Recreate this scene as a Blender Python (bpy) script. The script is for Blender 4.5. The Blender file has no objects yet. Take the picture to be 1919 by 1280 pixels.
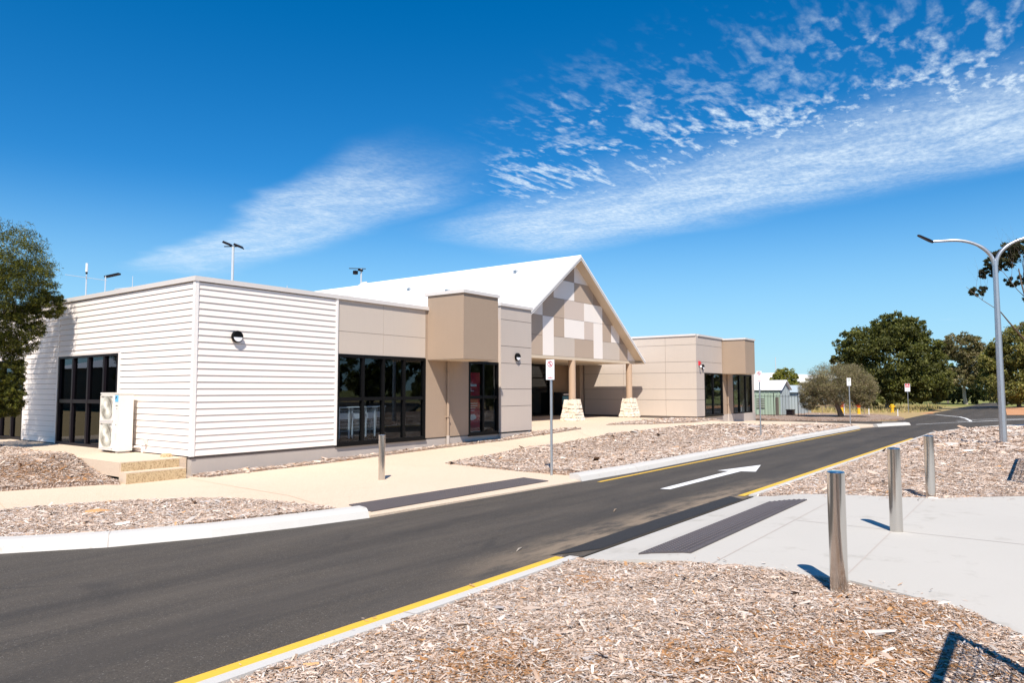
import bpy, math, random
import numpy as np
from mathutils import Vector, Matrix
from mathutils.geometry import delaunay_2d_cdt
random.seed(7); rng = np.random.default_rng(11)
sc = bpy.context.scene
COL = sc.collection
R = math.radians

# ------------------------------------------------------------------ camera, sky, sun, exposure
cam_d = bpy.data.cameras.new('camera'); cam = bpy.data.objects.new('camera', cam_d); COL.objects.link(cam)
YAW, PITCH, ROLL = R(53.443), R(3.89), R(-.075)
fw = Vector((math.sin(YAW)*math.cos(PITCH), math.cos(YAW)*math.cos(PITCH), math.sin(PITCH)))
r0 = Vector((math.cos(YAW), -math.sin(YAW), 0)); u0 = r0.cross(fw)
rt = r0*math.cos(ROLL)+u0*math.sin(ROLL); up = rt.cross(fw)
M = Matrix((rt, up, -fw)).transposed().to_4x4(); M.translation = (-8.748, -15.514, 1.498)
cam.matrix_world = M
cam_d.sensor_width = 36; cam_d.lens = 1337.2/1919*36; cam_d.clip_start = .05; cam_d.clip_end = 6000
sc.camera = cam
SUN_AZ, SUN_EL = R(55), R(52.0)           # light travels towards (sin az, cos az), downwards
world = bpy.data.worlds.new('World'); sc.world = world; world.use_nodes = True
vs = sc.view_settings; vs.view_transform = 'Standard'; vs.look = 'None'; vs.gamma = 1; vs.use_curve_mapping = False
vs.exposure = 0.5
SUN_STRENGTH, SKY_STRENGTH = 5.0, 0.076
sd = bpy.data.lights.new('sun', 'SUN'); sd.energy = SUN_STRENGTH; sd.angle = R(.53); sd.color = (1, .92, .82)
sun = bpy.data.objects.new('sun', sd); COL.objects.link(sun); sun.location = (-20, -30, 40)
sdir = Vector((math.sin(SUN_AZ)*math.cos(SUN_EL), math.cos(SUN_AZ)*math.cos(SUN_EL), -math.sin(SUN_EL)))
sun.rotation_euler = sdir.to_track_quat('-Z', 'Y').to_euler()

class NT:
    """tiny expression helper over a node tree"""
    def __init__(s, tree): s.t = tree; s.N = tree.nodes; s.L = tree.links
    def n(s, typ, **kw):
        x = s.N.new(typ)
        for k, v in kw.items(): setattr(x, k, v)
        return x
    def set(s, sock, v):
        if hasattr(v, 'is_output') or isinstance(v, bpy.types.NodeSocket): s.L.new(v, sock)
        else: sock.default_value = v
    def m(s, op, a, b=0., c=None, clamp=False):
        x = s.n('ShaderNodeMath', operation=op, use_clamp=clamp)
        s.set(x.inputs[0], a); s.set(x.inputs[1], b)
        if c is not None: s.set(x.inputs[2], c)
        return x.outputs[0]
    def ramp(s, v, a, b, lo=0., hi=1.):
        x = s.n('ShaderNodeMapRange', interpolation_type='SMOOTHSTEP')
        s.set(x.inputs[0], v); s.set(x.inputs[1], a); s.set(x.inputs[2], b); s.set(x.inputs[3], lo); s.set(x.inputs[4], hi)
        return x.outputs[0]
    def mix(s, f, a, b, blend='MIX'):
        x = s.n('ShaderNodeMix', data_type='RGBA', blend_type=blend)
        s.set(x.inputs[0], f); s.set(x.inputs[6], a); s.set(x.inputs[7], b)
        return x.outputs[2]
    def noise(s, vec, scale, detail=4, rough=.55, dist=0.):
        x = s.n('ShaderNodeTexNoise'); s.set(x.inputs['Vector'], vec)
        x.inputs['Scale'].default_value = scale; x.inputs['Detail'].default_value = detail
        x.inputs['Roughness'].default_value = rough; x.inputs['Distortion'].default_value = dist
        return x.outputs[0]
    def vor(s, vec, scale, feature='F1', rand=1.):
        x = s.n('ShaderNodeTexVoronoi', feature=feature); s.set(x.inputs['Vector'], vec)
        x.inputs['Scale'].default_value = scale; x.inputs['Randomness'].default_value = rand
        return x
    def comb(s, x, y, z=0.):
        c = s.n('ShaderNodeCombineXYZ'); s.set(c.inputs[0], x); s.set(c.inputs[1], y); s.set(c.inputs[2], z); return c.outputs[0]
    def pos(s): return s.n('ShaderNodeNewGeometry').outputs['Position']
    def sep(s, v):
        x = s.n('ShaderNodeSeparateXYZ'); s.set(x.inputs[0], v); return x.outputs
    def mul(s, v, w):
        x = s.n('ShaderNodeVectorMath', operation='MULTIPLY'); s.set(x.inputs[0], v); x.inputs[1].default_value = w; return x.outputs[0]

def build_world():
    t = NT(world.node_tree)
    for n in list(t.N): t.N.remove(n)
    sky = t.n('ShaderNodeTexSky', sky_type='NISHITA'); sky.sun_disc = False
    sky.sun_elevation = SUN_EL; sky.sun_rotation = math.atan2(-math.sin(SUN_AZ), -math.cos(SUN_AZ)) % (2*math.pi)
    sky.air_density = 1.0; sky.dust_density = .0; sky.ozone_density = 3.0; sky.altitude = 20
    hs = t.n('ShaderNodeHueSaturation'); hs.inputs['Saturation'].default_value = 1.3; hs.inputs['Value'].default_value = 1.14
    t.L.new(t.mix(1., sky.outputs[0], (.84, 1.0, 1.12, 1), 'MULTIPLY'), hs.inputs['Color'])
    d = t.sep(t.n('ShaderNodeTexCoord').outputs['Generated'])
    dz = t.m('MAXIMUM', d[2], .02)
    u = t.m('DIVIDE', d[0], dz); v = t.m('DIVIDE', d[1], dz)
    P = t.comb(u, v)
    # a wide slow wobble so no cloud edge is straight
    w1 = t.m('SUBTRACT', t.noise(P, .9, 3), .5); w2 = t.m('SUBTRACT', t.noise(t.comb(v, u, 3.), .8, 3), .5)
    uw = t.m('MULTIPLY_ADD', w1, .55, u); vw = t.m('MULTIPLY_ADD', w2, .9, v)
    # long soft street of cirrocumulus running north-south
    c0 = t.m('MULTIPLY_ADD', vw, .17, 3.12)
    da = t.m('SUBTRACT', uw, c0)
    A = t.m('MULTIPLY', t.ramp(da, -.75, -.02), t.ramp(da, .95, .3))
    A = t.m('MULTIPLY', A, t.ramp(vw, 3.25, 2.3))
    # dapples up-sun of the street
    B = t.m('MULTIPLY', t.ramp(uw, 1.6, 2.35), t.ramp(uw, 3.4, 2.9))
    B = t.m('MULTIPLY', B, t.ramp(t.m('MULTIPLY_ADD', uw, -1.0, vw), -.35, -.95))
    # second, shorter plume
    q = t.m('MULTIPLY_ADD', vw, -.22, uw)      # u - .22 v
    C = t.m('MULTIPLY', t.ramp(q, 1.38, 1.6), t.ramp(q, 2.4, 1.85))
    C = t.m('MULTIPLY', C, t.m('MULTIPLY', t.ramp(vw, 1.7, 2.8), t.ramp(vw, 6.4, 4.9)))
    # thin cloud carried on out of view, thickened there to whiten the ambient light
    E_ = t.ramp(t.noise(t.comb(t.m('MULTIPLY', u, .5), t.m('MULTIPLY', v, .22), 9.), .8, 3), .44, .7)
    E_ = t.m('MULTIPLY', E_, t.ramp(vw, -.2, -1.6))
    du = t.m('MULTIPLY_ADD', w1, .6, u)
    dn = t.m('ADD', t.m('MULTIPLY', t.noise(t.comb(t.m('MULTIPLY', du, .6), v, 1.7), 8., 2, .5), .4), t.m('MULTIPLY', t.noise(t.comb(t.m('MULTIPLY', du, .55), v, 6.1), 26., 3, .5, .1), .6))
    fine0 = t.ramp(t.noise(t.comb(t.m('MULTIPLY', u, .6), v), 60., 4, .65), .35, .65)
    dap = t.m('MULTIPLY', t.ramp(dn, .46, .66), t.m('MULTIPLY_ADD', fine0, .5, .6))
    big = t.ramp(t.m('ADD', t.noise(t.comb(uw, t.m('MULTIPLY', vw, .6)), 3.2, 4), t.ramp(uw, 2.0, 2.9, -.08, .22)), .38, .68)
    str_ = t.noise(t.comb(t.m('MULTIPLY', uw, 2.0), t.m('MULTIPLY', vw, 1.0)), 3.0, 8, .66, .5)
    strf = t.m('MULTIPLY_ADD', t.ramp(str_, .3, .7), .52, .52)
    fine = t.ramp(t.noise(t.comb(t.m('MULTIPLY', u, .7), v), 34., 5, .68), .3, .7)
    a = t.m('MULTIPLY', A, t.m('MULTIPLY', strf, t.m('MULTIPLY_ADD', fine, .45, .62)))
    b = t.m('MULTIPLY', B, t.m('MULTIPLY', dap, t.m('MULTIPLY_ADD', big, .75, .4)))
    cc = t.m('MULTIPLY', C, t.m('MULTIPLY', strf, t.m('MULTIPLY_ADD', fine, .4, .66)))
    e = t.m('MULTIPLY', E_, t.m('MULTIPLY', strf, .85))
    tot = t.m('MAXIMUM', t.m('MAXIMUM', a, t.m('MULTIPLY', b, .85)), t.m('MAXIMUM', t.m('MULTIPLY', cc, .85), e), clamp=True)
    # low fair-weather puffs far off
    el = t.m('ARCTANGENT', t.m('DIVIDE', d[2], t.m('SQRT', t.m('ADD', t.m('MULTIPLY', d[0], d[0]), t.m('MULTIPLY', d[1], d[1])))))
    az = t.m('ARCTAN2', d[0], d[1])
    Q = t.comb(t.m('MULTIPLY', az, 9.), t.m('MULTIPLY', el, 34.))
    pf = t.m('MULTIPLY', t.ramp(t.noise(Q, 1., 5, .6), .6, .72), t.m('MULTIPLY', t.ramp(el, .012, .03), t.ramp(el, .11, .06)))
    tot = t.m('MAXIMUM', tot, t.m('MULTIPLY', pf, .55))
    tot = t.m('MULTIPLY', tot, t.ramp(d[2], .01, .09))
    tot = t.m('MULTIPLY', tot, .8)
    # a cloud scatters white sunlight: its own radiance replaces that share of the blue
    clear = t.mix(t.ramp(d[2], .02, .29, .74, 0.), hs.outputs[0], (3.7, 6.6, 8.7, 1))      # pale air low down
    colr = t.mix(tot, clear, (7.6, 8.9, 10.0, 1))
    bg = t.n('ShaderNodeBackground'); t.L.new(colr, bg.inputs[0]); bg.inputs[1].default_value = SKY_STRENGTH
    o = t.n('ShaderNodeOutputWorld'); t.L.new(bg.outputs[0], o.inputs[0])
build_world()

# ------------------------------------------------------------------ materials
MATS = {}
def srgb(r, g, b):
    f = lambda c: (c/255/12.92 if c/255 <= .04045 else ((c/255+.055)/1.055)**2.4)
    return (f(r), f(g), f(b), 1)
def new_mat(name):
    m = bpy.data.materials.new(name); m.use_nodes = True; MATS[name] = m
    t = NT(m.node_tree)
    for n in list(t.N): t.N.remove(n)
    b = t.n('ShaderNodeBsdfPrincipled'); o = t.n('ShaderNodeOutputMaterial'); t.L.new(b.outputs[0], o.inputs[0])
    return m, t, b
def mat(name, col, rough=.6, var=.08, scale=3., fine=60., finev=.06, bump=0., bscale=80., metal=0., spec=.4, wear=None, streak=0.):
    m, t, b = new_mat(name); p = t.pos()
    big = t.noise(p, scale, 5, .6); sm = t.noise(p, fine, 3, .6)
    val = t.m('ADD', t.m('MULTIPLY_ADD', t.m('SUBTRACT', big, .5), var*2, 1.), t.m('MULTIPLY', t.m('SUBTRACT', sm, .5), finev*2))
    if streak:
        st = t.noise(t.mul(p, (6., 6., .35)), 2.5, 4, .6)
        val = t.m('ADD', val, t.m('MULTIPLY', t.m('SUBTRACT', st, .55), streak))
    c = t.mix(1., col, t.comb(val, val, val), 'MULTIPLY')
    if wear: c = t.mix(t.ramp(t.noise(p, wear[1], 6, .65), wear[2], wear[2]+.15), c, wear[0])
    t.set(b.inputs['Base Color'], c); b.inputs['Roughness'].default_value = rough; b.inputs['Metallic'].default_value = metal
    b.inputs['Specular IOR Level'].default_value = spec
    if bump:
        bn = t.n('ShaderNodeBump'); bn.inputs['Strength'].default_value = bump; bn.inputs['Distance'].default_value = .01
        t.set(bn.inputs['Height'], t.noise(p, bscale, 4, .6)); t.L.new(bn.outputs[0], b.inputs['Normal'])
    return m
mat('white_board', (.87, .785, .715, 1), .45, .02, 1.2, 40, .015, streak=.04)
mat('white_trim', (.85, .8, .755, 1), .4, .02, 2, 50, .01)
mat('coping', (.66, .62, .585, 1), .4, .03, 1.5, 50, .01, streak=.03)
mat('panel_beige', (.545, .47, .40, 1), .62, .035, .7, 140, .05, streak=.06)
mat('panel_grey', (.51, .44, .385, 1), .62, .035, .7, 140, .05, streak=.06)
mat('panel_tan', (.45, .35, .27, 1), .62, .03, .8, 140, .05)
mat('panel_taupe', (.36, .275, .215, 1), .62, .03, .8, 140, .05)
mat('panel_pink', (.6, .5, .43, 1), .62, .03, .8, 140, .05)
mat('panel_white', (.84, .775, .715, 1), .55, .02, .8, 120, .02)
mat('render_brown', (.36, .268, .195, 1), .85, .05, .9, 55, .12, bump=.5, bscale=120, streak=.06)
mat('plinth', (.44, .39, .35, 1), .8, .07, 1.4, 70, .06, bump=.2, streak=.08)
mat('joint', (.12, .1, .09, 1), .8, .02)
mat('core', (.2, .18, .16, 1), .8, .02)
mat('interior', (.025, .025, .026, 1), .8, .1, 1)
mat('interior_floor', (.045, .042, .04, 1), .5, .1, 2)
mat('frame_black', (.005, .0048, .005, 1), .42, .05, 3, spec=.15)
mat('frame_dark', (.012, .009, .012, 1), .42, .05, 3, spec=.18)
mat('roof_white', (.86, .86, .86, 1), .4, .02, .8, 30, .01)
mat('barge', (.80, .78, .76, 1), .45, .02)
mat('soffit', (.60, .50, .38, 1), .6, .04, 1.5)
mat('soffit_dark', (.42, .33, .24, 1), .7, .04, 1.5)
mat('column_paint', (.46, .33, .23, 1), .5, .03, 1.5)
mat('galv', (.46, .48, .5, 1), .38, .12, 9, 40, .12, metal=.75)
mat('galv_light', (.62, .66, .7, 1), .5, .08, 6, 40, .06, metal=.3)
mat('concrete', (.475, .45, .405, 1), .8, .05, .55, 90, .05, bump=.12, bscale=150, wear=((.40, .375, .33, 1), 1.7, .56))
mat('kerb_white', (.53, .51, .475, 1), .8, .09, 1.1, 90, .08, bump=.25, wear=((.42, .38, .33, 1), 6, .6))
mat('yellow_paint', (.72, .44, .045, 1), .65, .06, 2, 60, .1, wear=((.3, .22, .08, 1), 14, .64))
mat('white_paint', (.78, .78, .76, 1), .65, .05, 2, 60, .08, wear=((.2, .2, .2, 1), 16, .66))
mat('ac_white', (.78, .735, .66, 1), .4, .02, 3)
mat('ac_grille', (.6, .58, .5, 1), .5, .03)
mat('dark_hole', (.12, .105, .085, 1), .8, .05)
mat('logo_blue', (.15, .5, .78, 1), .4, .01); mat('ink_black', (.02, .02, .022, 1), .5, .01)
mat('sign_white', (.83, .83, .84, 1), .4, .01); mat('sign_red', (.6, .03, .05, 1), .4, .02)
mat('banner_red', (.55, .02, .05, 1), .5, .03); mat('print_white', (.8, .78, .76, 1), .5, .01)
mat('vending_black', (.02, .02, .022, 1), .3, .02); mat('screen_blue', (.12, .3, .36, 1), .25, .25, 2.5)
mat('bark', (.16, .12, .09, 1), .9, .2, 4, 30, .2, bump=.6, bscale=25)
mat('bark_pale', (.36, .31, .25, 1), .9, .25, 3, 20, .2, bump=.5, bscale=20)
mat('shed_green', (.33, .42, .33, 1), .5, .05, 1); mat('shed_grey', (.4, .46, .48, 1), .5, .05, 1)
mat('hydrant_yellow', (.8, .45, .02, 1), .45, .05); mat('hydrant_orange', (.72, .1, .02, 1), .45, .05); mat('hydrant_red', (.5, .03, .03, 1), .45, .05)
mat('timber', (.3, .22, .15, 1), .8, .15, 5, 40, .15)
mat('soil_orange', (.5, .25, .12, 1), .95, .15, .8, 30, .1)
mat('sand', (.56, .42, .28, 1), .95, .12, 1.5, 40, .12)
mat('rubber', (.02, .02, .02, 1), .7, .02)
mat('lens', (.85, .85, .86, 1), .35, .02)
mat('steel_tube', (.55, .57, .6, 1), .3, .05, 4, metal=.7)
mat('trolley_light', (.62, .65, .68, 1), .45, .05, 4)

def glass_mat(name, tint):
    m, t, b = new_mat(name); t.N.remove(b)
    tr = t.n('ShaderNodeBsdfTransparent'); tr.inputs[0].default_value = tint
    gl = t.n('ShaderNodeBsdfGlossy'); gl.inputs['Roughness'].default_value = .012; gl.inputs[0].default_value = (.9, .95, 1, 1)
    lw = t.n('ShaderNodeLayerWeight'); lw.inputs[0].default_value = .5
    fr = t.m('MULTIPLY_ADD', t.m('POWER', lw.outputs['Facing'], 5.), .95, .04)
    mx = t.n('ShaderNodeMixShader'); t.L.new(fr, mx.inputs[0]); t.L.new(tr.outputs[0], mx.inputs[1]); t.L.new(gl.outputs[0], mx.inputs[2])
    o = [n for n in t.N if n.type == 'OUTPUT_MATERIAL'][0]; t.L.new(mx.outputs[0], o.inputs[0]); return m
glass_mat('glass', (.74, .79, .82, 1)); glass_mat('glass_dark', (.4, .43, .45, 1)); glass_mat('glass_side', (.3, .33, .35, 1))

def special_mats():
    # aggregate footpath: cream pebbles
    m, t, b = new_mat('aggregate'); p = t.pos()
    v = t.vor(p, 95.); cellr = t.sep(v.outputs['Color'])[0]
    c = t.mix(cellr, (.625, .485, .365, 1), (.49, .36, .245, 1))
    c = t.mix(t.ramp(cellr, .93, .97), c, (.33, .22, .13, 1))
    c = t.mix(t.ramp(v.outputs['Distance'], .35, .7), c, (.68, .56, .43, 1))
    big = t.noise(p, .35, 5, .6)
    c = t.mix(t.ramp(big, .35, .7, 0., .5), c, (.655, .52, .395, 1))
    st = t.noise(p, 1.8, 6, .7)
    c = t.mix(t.ramp(st, .58, .75, 0., .35), c, (.50, .37, .23, 1))
    t.set(b.inputs['Base Color'], c); b.inputs['Roughness'].default_value = .85; b.inputs['Specular IOR Level'].default_value = .25
    bn = t.n('ShaderNodeBump'); bn.inputs['Strength'].default_value = .25; bn.inputs['Distance'].default_value = .004
    t.set(bn.inputs['Height'], v.outputs['Distance']); t.L.new(bn.outputs[0], b.inputs['Normal'])
    # step riser: coarser, more contrast
    m, t, b = new_mat('aggregate_cut'); p = t.pos()
    v = t.vor(p, 75.); cellr = t.sep(v.outputs['Color'])[0]
    c = t.mix(cellr, (.62, .48, .29, 1), (.45, .31, .16, 1)); c = t.mix(t.ramp(cellr, .78, .86), c, (.27, .17, .08, 1))
    t.set(b.inputs['Base Color'], c); b.inputs['Roughness'].default_value = .85
    # asphalt
    m, t, b = new_mat('asphalt'); p = t.pos()
    v = t.vor(p, 120.); cr = t.sep(v.outputs['Color'])[0]
    c = t.mix(cr, (.044, .037, .029, 1), (.094, .079, .062, 1))
    c = t.mix(t.ramp(cr, .97, .99), c, (.19, .17, .15, 1))
    lane = t.noise(t.mul(p, (.12, 1., 1.)), 1.6, 5, .6)
    c = t.mix(t.ramp(lane, .4, .72, 0., .55), c, (.105, .088, .07, 1))
    c = t.mix(t.ramp(t.noise(t.mul(p, (.3, 1.5, 1.)), 2.2, 6, .65), .35, .6, .3, 0.), c, (.03, .029, .028, 1))
    xyz = t.sep(p)
    tr = t.m('ADD', t.ramp(t.m('ABSOLUTE', t.m('ADD', xyz[1], 8.75)), .45, .1), t.ramp(t.m('ABSOLUTE', t.m('ADD', xyz[1], 10.35)), .45, .1))
    c = t.mix(t.m('MULTIPLY', tr, t.ramp(t.noise(t.mul(p, (.25, 2., 1.)), 2., 4), .3, .7, .1, .45)), c, (.03, .027, .024, 1))
    # dusty sand washed against the near crossing edge
    dust = t.m('MULTIPLY', t.ramp(xyz[1], -10.35, -11.1), t.ramp(xyz[1], -11.6, -11.3))
    dust = t.m('MULTIPLY', dust, t.m('MULTIPLY', t.ramp(xyz[0], -4.4, -1.5), t.ramp(xyz[0], 8.0, 2.5)))
    dn = t.ramp(t.noise(t.mul(p, (.35, 1.4, 1.)), 3.2, 6, .7), .36, .62)
    c = t.mix(t.m('MULTIPLY', t.m('MULTIPLY', dust, dn), .8), c, (.27, .205, .14, 1))
    crk = t.vor(t.mul(p, (.35, 1., 1.)), .55, 'DISTANCE_TO_EDGE').outputs['Distance']
    crk = t.m('MULTIPLY', t.ramp(t.m('ADD', crk, t.m('MULTIPLY', t.noise(p, 6., 4), .03)), .026, .017), t.ramp(t.noise(p, .4, 2), .5, .6))
    c = t.mix(t.m('MULTIPLY', crk, .3), c, (.018, .018, .018, 1))
    t.set(b.inputs['Base Color'], c); b.inputs['Roughness'].default_value = .8; b.inputs['Specular IOR Level'].default_value = .35
    bn = t.n('ShaderNodeBump'); bn.inputs['Strength'].default_value = .5; bn.inputs['Distance'].default_value = .006
    t.set(bn.inputs['Height'], t.m('ADD', v.outputs['Distance'], t.noise(p, 9., 3))); t.L.new(bn.outputs[0], b.inputs['Normal'])
    mat('asphalt_fresh', (.026, .025, .025, 1), .75, .1, 5, 150, .3, bump=.7, bscale=150)
    mat('tactile', (.085, .072, .072, 1), .55, .12, 3, 90, .12)
    # mulch base
    m, t, b = new_mat('mulch'); p = t.pos()
    pm = t.mul(p, (1., 1., 1.))
    n1 = t.vor(t.mul(p, (1.8, 1., 1.)), 30.); c1 = t.sep(n1.outputs['Color'])[0]; c2 = t.sep(n1.outputs['Color'])[1]
    c = t.mix(c1, (.48, .36, .29, 1), (.17, .105, .07, 1)); c = t.mix(t.ramp(c2, .75, .9), c, (.56, .47, .41, 1))
    c = t.mix(t.ramp(t.noise(p, .8, 5, .65), .52, .72, 0., .75), c, (.36, .18, .075, 1))
    t.set(b.inputs['Base Color'], c); b.inputs['Roughness'].default_value = .95; b.inputs['Specular IOR Level'].default_value = .1
    bn = t.n('ShaderNodeBump'); bn.inputs['Strength'].default_value = 1.; bn.inputs['Distance'].default_value = .03
    t.set(bn.inputs['Height'], n1.outputs['Distance']); t.L.new(bn.outputs[0], b.inputs['Normal'])
    # chips and leaves take their colour from a per-piece attribute
    for nm, rough, trans in (('chip', .9, 0), ('leaf', .6, 1)):
        m, t, b = new_mat(nm); a = t.n('ShaderNodeAttribute', attribute_name='tint')
        t.L.new(a.outputs['Color'], b.inputs['Base Color']); b.inputs['Roughness'].default_value = rough
        b.inputs['Specular IOR Level'].default_value = .12 if nm == 'chip' else .3
        if trans:
            tl = t.n('ShaderNodeBsdfTranslucent'); t.L.new(t.mix(1., a.outputs['Color'], (1.5, 1.5, .6, 1), 'MULTIPLY'), tl.inputs[0])
            mx = t.n('ShaderNodeMixShader'); mx.inputs[0].default_value = .3
            t.L.new(b.outputs[0], mx.inputs[1]); t.L.new(tl.outputs[0], mx.inputs[2])
            o = [n for n in t.N if n.type == 'OUTPUT_MATERIAL'][0]; t.L.new(mx.outputs[0], o.inputs[0])
    # open ground: dry grass turning green further out
    m, t, b = new_mat('grassland'); p = t.pos(); x = t.sep(p)
    c = t.mix(t.noise(p, 1.3, 6, .7), (.24, .165, .075, 1), (.5, .38, .2, 1))
    gmask = t.ramp(t.m('ADD', x[0], t.m('MULTIPLY', t.noise(p, .08, 4), 40.)), 100., 128.)
    c = t.mix(gmask, c, t.mix(t.noise(p, .6, 5, .7), (.11, .15, .035, 1), (.3, .27, .1, 1)))
    t.set(b.inputs['Base Color'], c); b.inputs['Roughness'].default_value = .95; b.inputs['Specular IOR Level'].default_value = .1
    # brushed stainless
    m, t, b = new_mat('stainless'); b.inputs['Metallic'].default_value = 1.; b.inputs['Base Color'].default_value = (.62, .6, .57, 1)
    st = t.noise(t.mul(t.pos(), (60., 60., 1.2)), 6., 3)
    t.set(b.inputs['Roughness'], t.m('MULTIPLY_ADD', st, .14, .07))
    # split limestone
    m, t, b = new_mat('limestone'); p = t.pos(); oi = t.n('ShaderNodeObjectInfo').outputs['Random']
    c = t.mix(oi, (.72, .66, .57, 1), (.66, .54, .42, 1)); c = t.mix(t.ramp(t.noise(p, 9., 5, .7), .45, .7, 0., .6), c, (.85, .8, .7, 1))
    t.set(b.inputs['Base Color'], c); b.inputs['Roughness'].default_value = .9
    bn = t.n('ShaderNodeBump'); bn.inputs['Strength'].default_value = .8; bn.inputs['Distance'].default_value = .02
    t.set(bn.inputs['Height'], t.noise(p, 14., 5)); t.L.new(bn.outputs[0], b.inputs['Normal'])
    # warm brick, courses come from geometry
    mat('brick', (.34, .225, .14, 1), .85, .12, 3, 60, .12, bump=.3)
    mat('mortar', (.3, .22, .15, 1), .9, .05)
special_mats()

# ------------------------------------------------------------------ mesh helpers
def link(o, parent=None):
    COL.objects.link(o)
    if parent is not None: o.parent = parent
    return o
def tag(o, label=None, cat=None, group=None, kind=None):
    if label: o['label'] = label
    if cat: o['category'] = cat
    if group: o['group'] = group
    if kind: o['kind'] = kind
    return o
def empty(name, loc=(0, 0, 0)):
    o = bpy.data.objects.new(name, None); o.location = loc; o.empty_display_size = .2; COL.objects.link(o); return o
def obj(name, me, m, parent=None, smooth=False):
    o = bpy.data.objects.new(name, me)
    if m and not me.materials: me.materials.append(MATS[m])
    if smooth:
        for p in me.polygons: p.use_smooth = True
        me.set_sharp_from_angle(angle=R(40))
    link(o)
    if parent is not None:
        o.parent = parent; o.matrix_parent_inverse = Matrix.Translation(-parent_world(parent))
    return o
def parent_world(p):
    v = Vector((0, 0, 0)); q = p
    while q is not None:
        v += Vector(q.location) + (q.matrix_parent_inverse.translation if q.parent else Vector((0, 0, 0))); q = q.parent
    return v
def pydata(V, F):
    me = bpy.data.meshes.new('m'); me.from_pydata([tuple(map(float, v)) for v in V], [], F); me.update(); return me
class MB:
    """collects shapes into one mesh, world coordinates"""
    def __init__(s): s.V = []; s.F = []
    def add(s, V, F):
        k = len(s.V); s.V += [tuple(v) for v in V]; s.F += [tuple(i+k for i in f) for f in F]; return s
    def box(s, x0, x1, y0, y1, z0, z1):
        return s.add([(x0, y0, z0), (x1, y0, z0), (x1, y1, z0), (x0, y1, z0), (x0, y0, z1), (x1, y0, z1), (x1, y1, z1), (x0, y1, z1)],
                     [(0, 3, 2, 1), (4, 5, 6, 7), (0, 1, 5, 4), (1, 2, 6, 5), (2, 3, 7, 6), (3, 0, 4, 7)])
    def pbox(s, pl, u0, u1, z0, z1, n0, n1):
        """box on a wall plane: ('F',Y) faces -Y, ('L',X) faces -X; n is the outward distance"""
        if pl[0] == 'F': return s.box(u0, u1, pl[1]-n1, pl[1]-n0, z0, z1)
        return s.box(pl[1]-n1, pl[1]-n0, u0, u1, z0, z1)
    def tube(s, pts, rad, seg=10, cap=True):
        pts = [Vector(p) for p in pts]; n = len(pts)
        if not hasattr(rad, '__len__'): rad = [rad]*n
        k = len(s.V); ref = None
        for i, p in enumerate(pts):
            d = (pts[min(i+1, n-1)]-pts[max(i-1, 0)]).normalized()
            if ref is None: ref = Vector((1, 0, 0)) if abs(d.x) < .8 else Vector((0, 1, 0))
            a = (ref - d*ref.dot(d)).normalized(); ref = a; b = d.cross(a)
            for j in range(seg):
                t = 2*math.pi*j/seg; s.V.append(tuple(p + (a*math.cos(t)+b*math.sin(t))*rad[i]))
        for i in range(n-1):
            for j in range(seg):
                j2 = (j+1) % seg; s.F.append((k+i*seg+j, k+i*seg+j2, k+(i+1)*seg+j2, k+(i+1)*seg+j))
        if cap:
            s.F.append(tuple(k+j for j in range(seg))[::-1]); s.F.append(tuple(k+(n-1)*seg+j for j in range(seg)))
        return s
    def lathe(s, c, prof, seg=24, axis='Z'):
        k = len(s.V); c = Vector(c)
        for r, h in prof:
            for j in range(seg):
                t = 2*math.pi*j/seg; a, b = r*math.cos(t), r*math.sin(t)
                v = (a, b, h) if axis == 'Z' else ((a, -h, b) if axis == '-Y' else (-h, a, b))
                s.V.append(tuple(c+Vector(v)))
        for i in range(len(prof)-1):
            for j in range(seg):
                j2 = (j+1) % seg; s.F.append((k+i*seg+j, k+i*seg+j2, k+(i+1)*seg+j2, k+(i+1)*seg+j))
        s.F.append(tuple(k+j for j in range(seg))[::-1]); s.F.append(tuple(k+(len(prof)-1)*seg+j for j in range(seg)))
        return s
    def poly_prism(s, pts, n):
        """extrude a planar polygon (3-D points) by vector n"""
        k = len(pts); n = Vector(n); V = [Vector(p) for p in pts]+[Vector(p)+n for p in pts]
        F = [tuple(range(k))[::-1], tuple(range(k, 2*k))]+[(i, (i+1) % k, (i+1) % k+k, i+k) for i in range(k)]
        return s.add(V, F)
    def out(s, name, m, parent=None, smooth=False): return obj(name, pydata(s.V, s.F), m, parent, smooth)
def text_mesh(name, body, size, m, parent, mtx):
    cu = bpy.data.curves.new('t', 'FONT'); cu.body = body; cu.size = size; cu.align_x = 'CENTER'; cu.align_y = 'CENTER'; cu.extrude = .001
    o = bpy.data.objects.new('t', cu); me = bpy.data.meshes.new_from_object(o); bpy.data.objects.remove(o); bpy.data.curves.remove(cu)
    me.transform(mtx); return obj(name, me, m, parent)

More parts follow.
